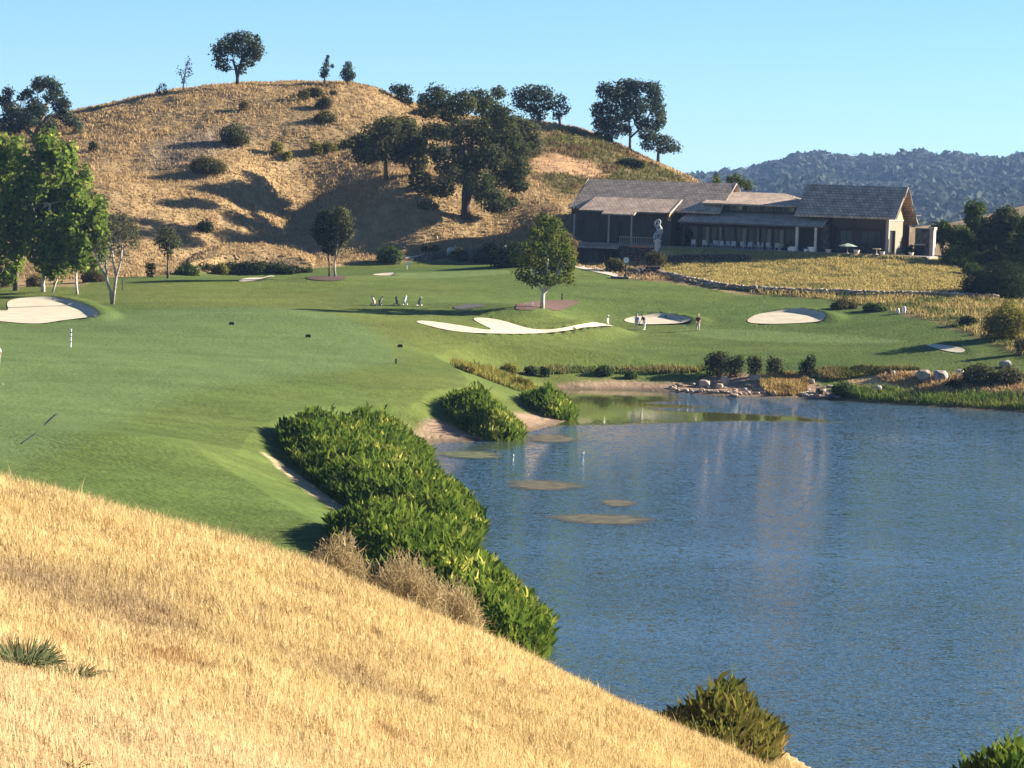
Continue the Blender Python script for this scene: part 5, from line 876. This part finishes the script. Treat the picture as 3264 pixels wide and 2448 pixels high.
def person(loc, yaw, label, shirt, trous, hat, lean=0.0, stride=.12, arms=((.1, -.12), (.1, -.12)), shorts=False, sleeve=1, h=1.75):
    e = empty('person', loc, yaw, label, 'person'); k = h / 1.75; cl, sl = math.cos(lean), math.sin(lean)
    def up(x, y, z): z -= .95; return np.array([x, y * cl - z * sl, .95 + y * sl + z * cl]) * k      # facing -Y, bending forward about the hips
    J = {'pel': up(0, 0, .95), 'sp': up(0, 0, 1.15), 'ch': up(0, .01, 1.36), 'nk': up(0, 0, 1.50), 'hb': up(0, -.02, 1.58), 'hm': up(0, -.03, 1.655), 'ht': up(0, -.015, 1.73), 'nose': up(0, -.125, 1.635)}
    R = {'pel': .14, 'sp': .135, 'ch': .15, 'nk': .055, 'hb': .07, 'hm': .085, 'ht': .06, 'nose': .014}; E = [('pel', 'sp'), ('sp', 'ch'), ('ch', 'nk'), ('nk', 'hb'), ('hb', 'hm'), ('hm', 'ht'), ('hm', 'nose')]
    for s, n_ in ((-1, 'l'), (1, 'r')):
        st = stride * s; a, f = arms[0 if s < 0 else 1]
        J['ear' + n_] = up(s * .088, -.01, 1.64); R['ear' + n_] = .016; E.append(('hm', 'ear' + n_))
        J['hip' + n_] = np.array([s * .095, 0, .88]) * k; J['kn' + n_] = np.array([s * .11, -st * .6 - .03, .50]) * k; J['an' + n_] = np.array([s * .11, -st + (.05 if st < 0 else 0), .09]) * k; J['toe' + n_] = J['an' + n_] + np.array([0, -.17, -.045]) * k
        sh = up(s * .19, 0, 1.42); el = sh + np.array([s * a, f * .4 + .02 - sl * .05, -.28]) * k; wr = el + np.array([-s * a * .5, f * 1.2, -.23]) * k; pm = wr + np.array([0, f * .3 - .02, -.08]) * k
        J['sh' + n_], J['el' + n_], J['wr' + n_], J['pm' + n_] = sh, el, wr, pm
        for q_, r_ in (('hip', .10), ('kn', .062), ('an', .042), ('toe', .04), ('sh', .062), ('el', .044), ('wr', .03), ('pm', .034)): R[q_ + n_] = r_
        E += [('pel', 'hip' + n_), ('hip' + n_, 'kn' + n_), ('kn' + n_, 'an' + n_), ('an' + n_, 'toe' + n_), ('ch', 'sh' + n_), ('sh' + n_, 'el' + n_), ('el' + n_, 'wr' + n_), ('wr' + n_, 'pm' + n_)]
        for j in range(5):
            t = 'f%d%s' % (j, n_); L0 = (.055, .075, .082, .076, .06)[j]
            o1 = pm + np.array([(-s * .03, -.02, -.01) if j == 0 else (0, -.030 + .02 * (j - 1), -.035)][0]) * k; o2 = o1 + (np.array([-s * .02, -.02, -.05]) if j == 0 else np.array([-s * .012, -.008, -L0])) * k
            J[t], J[t + 'b'] = o1, o2; R[t], R[t + 'b'] = .010, .008; E += [('pm' + n_, t), (t, t + 'b')]
    ks = list(J); ix = {q_: i for i, q_ in enumerate(ks)}
    skin_obj('body', [J[q_] for q_ in ks], [(ix[a], ix[b]) for a, b in E], [R[q_] * k for q_ in ks], M['skin'], e)
    def cloth(name, sel, ed, grow, mat, cutz=None): ii = {q_: i for i, q_ in enumerate(sel)}; return skin_obj(name, [J[q_] if not isinstance(q_, tuple) else J[q_[0]] * (1 - q_[2]) + J[q_[1]] * q_[2] for q_ in sel], [(ii[a], ii[b]) for a, b in ed], [(R[q_] if not isinstance(q_, tuple) else R[q_[0]]) * k + grow for q_ in sel], M[mat], e)
    sl_ = [('shl', 'ell', sleeve), ('shr', 'elr', sleeve)]; cloth('shirt', ['sp', 'pel', 'ch', 'shl', 'shr'] + sl_, [('sp', 'pel'), ('sp', 'ch'), ('ch', 'shl'), ('ch', 'shr'), ('shl', sl_[0]), ('shr', sl_[1])], .022, shirt)
    tl = [('hipl', 'knl', .95), ('hipr', 'knr', .95)] if shorts else [('knl', 'anl', .9), ('knr', 'anr', .9)]; mid = [] if shorts else ['knl', 'knr']
    cloth('trousers', ['pel', 'hipl', 'hipr'] + mid + tl, [('pel', 'hipl'), ('pel', 'hipr')] + ([('hipl', tl[0]), ('hipr', tl[1])] if shorts else [('hipl', 'knl'), ('hipr', 'knr'), ('knl', tl[0]), ('knr', tl[1])]), .024, trous)
    skin_obj('hair', [J['hm'] + np.array([0, .035, .0]) * k, J['ht'] + np.array([0, .03, .0]) * k], [(0, 1)], [.085 * k, .07 * k], M['hair'], e)
    hc = J['ht'] + np.array([0, 0, .02]); MB().lathe(hc, [(.15 if hat == 'tanhat' else .10, 0), (.10, .02), (.095, .07), (.05, .1)], 12, 1, 1.15).build('hat', M[hat], e)
    for n_ in 'lr': mb = MB(); mb.tube([J['an' + n_] + np.array([0, .05, -.045]), J['an' + n_] + np.array([0, -.06, -.045]), J['toe' + n_] + np.array([0, -.03, 0])], [.045, .05, .035], 8); mb.build('shoe', M['white'], e)
    return e, J
def putter(e, J, label):
    w = e.matrix_basis if False else Matrix.Translation(e.location) @ Matrix.Rotation(e.rotation_euler.z, 4, 'Z'); a = w @ Vector((J['pml'] + J['pmr']) / 2); f = w @ Vector((.0, -.55, .03)); f.z = H(f.x, f.y) + .03
    mb = MB(); mb.tube([np.array(a) + np.array([0, 0, .12]), np.array(f)], .012, 6); mb.box(np.array(f), (.13, .05, .05)); tag(mb.build('golf_club', M['grey']), label, 'golf club')
e, J = person(ground(1934, 1049), 1.2, 'person in pale mint top and trousers walking left of the lens bunker', 'pale', 'pale', 'white', .12, .2, ((.06, -.1), (.06, .08)))
e, J = person(ground(2028, 1052), .2, 'person in bright blue shirt and white shorts standing at the lens bunker', 'blue', 'white', 'blue', .22, .05, ((.02, -.2), (.02, -.2)), True); putter(e, J, 'putter held by the person in blue')
e, J = person(ground(2054, 1052), -.9, 'person in dark shirt and white trousers bending beside the one in blue', 'navy', 'white', 'navy', .55, .1, ((.02, -.15), (.05, -.15)))
e, J = person(ground(2224, 1054), 0, 'person in dark red shirt and tan hat on the green at the bunker tip', 'maroon', 'khaki', 'tanhat', .05, .05, ((.03, -.2), (.03, -.2))); putter(e, J, 'putter held by the person in the tan hat')
e, J = person(ground(-9, 1168), .3, 'person in white cut off by the left edge on the fairway', 'white', 'white', 'white', .1, .1, ((.1, -.15), (.06, -.1)))
def trolley(px, py, yaw, bag, label, top):
    e = empty('golf_trolley', ground(px, py), yaw, label, 'golf trolley'); e.scale = (.85, .85, .85); ax = np.array([0, .38, .86]); a0 = np.array([0, -.18, .22])
    bg = MB().tube([a0, a0 + ax * .45, a0 + ax * .9, a0 + ax * .92], [.13, .145, .155, .14], 12).build('bag', M[bag], e, True); MB().box(a0 + ax * .4 + np.array([0, -.16, 0]), (.2, .12, .35), 0, .9).build('pocket', M[bag], bg)
    mb = MB(); g = np.random.default_rng(px)
    for i in range(7): d = np.array([g.uniform(-.09, .09), g.uniform(-.07, .07), 0]); p0 = a0 + ax * .9 + d; p1 = p0 + ax * g.uniform(.12, .28); mb.tube([p0, p1], .012, 5); mb.box(p1, (.09, .05, .07))
    mb.build('clubs', M[top], e)
    mb = MB(); mb.tube([(0, -.25, .12), (0, -.1, .35), (0, .35, 1.05), (0, .6, 1.1)], .02, 6); mb.tube([(-.33, .05, .15), (0, .0, .42), (.33, .05, .15)], .018, 6); mb.build('frame', M['grey'], e)
    for x, y, r in ((-.35, .05, .15), (.35, .05, .15), (0, -.45, .12)): w = MB().tube([(x - .03, y, r), (x + .03, y, r)], r, 16).build('wheel', M['black'], e); MB().tube([(x - .034, y, r), (x + .034, y, r)], r * .55, 12).build('rim', M['white'], w)
    MB().tube([(0, -.45, .12), (0, -.22, .14)], .018, 6).build('fork', M['grey'], e)
trolley(1190, 976, .9, 'khaki', 'tan golf bag trolley at the left end of the parked row', 'navy'); trolley(1264, 976, .4, 'black', 'black golf bag trolley next to the pale one', 'black'); trolley(1290, 975, -.5, 'grey', 'pale grey golf bag trolley in the parked row', 'white'); trolley(1337, 978, -.8, 'navy', 'dark golf bag trolley at the right end of the parked row', 'grey'); trolley(1212, 976, -1.2, 'olivew', 'olive golf bag trolley second from the left of the parked row', 'black')
def bird(px, py, s, label, rz):
    x, y = zplane(px, py); e = empty('water_bird', (x, y, 0), rz, label, 'bird')
    mb = MB(); mb.tube([(-.26 * s, 0, .10 * s), (-.16 * s, 0, .09 * s), (0, 0, .08 * s), (.14 * s, 0, .10 * s), (.20 * s, 0, .2 * s), (.22 * s, 0, .3 * s), (.27 * s, 0, .33 * s)], [.02 * s, .07 * s, .11 * s, .09 * s, .05 * s, .05 * s, .035 * s], 10); mb.build('body', M['white'], e, True)
    MB().tube([(.29 * s, 0, .32 * s), (.36 * s, 0, .30 * s)], [.02 * s, .008 * s], 6).build('beak', M['tanhat'], e); MB().tube([(.1 * s, .0, .14 * s), (-.05 * s, 0, .17 * s), (-.28 * s, 0, .14 * s)], [.03 * s, .10 * s, .02 * s], 8).build('wing', M['fabric'], e)
bird(1857, 1447, .5, 'white water bird swimming off the cove', .2); bird(1637, 1452, .3, 'smaller white bird upright in the shallows by the olive algae', 1.3)

# ---------------------------------------------------------------- air
hm = bpy.data.materials.new('haze'); hm.use_nodes = True; N = hm.node_tree.nodes; N.remove(N['Principled BSDF']); pv = N.new('ShaderNodeVolumePrincipled')
pv.inputs['Color'].default_value = (.36, .58, 1.0, 1); pv.inputs['Density'].default_value = .000052; pv.inputs['Anisotropy'].default_value = 0.0; hm.node_tree.links.new(pv.outputs[0], N['Material Output'].inputs['Volume'])
top_z = 110.0
mb = MB(); mb.box((0, 3000, (top_z - 5) / 2), (8600, 7000, top_z + 5)); hz = mb.build('haze', hm); tag(hz, 'thin blue summer haze over the valley', 'haze', kind='stuff')
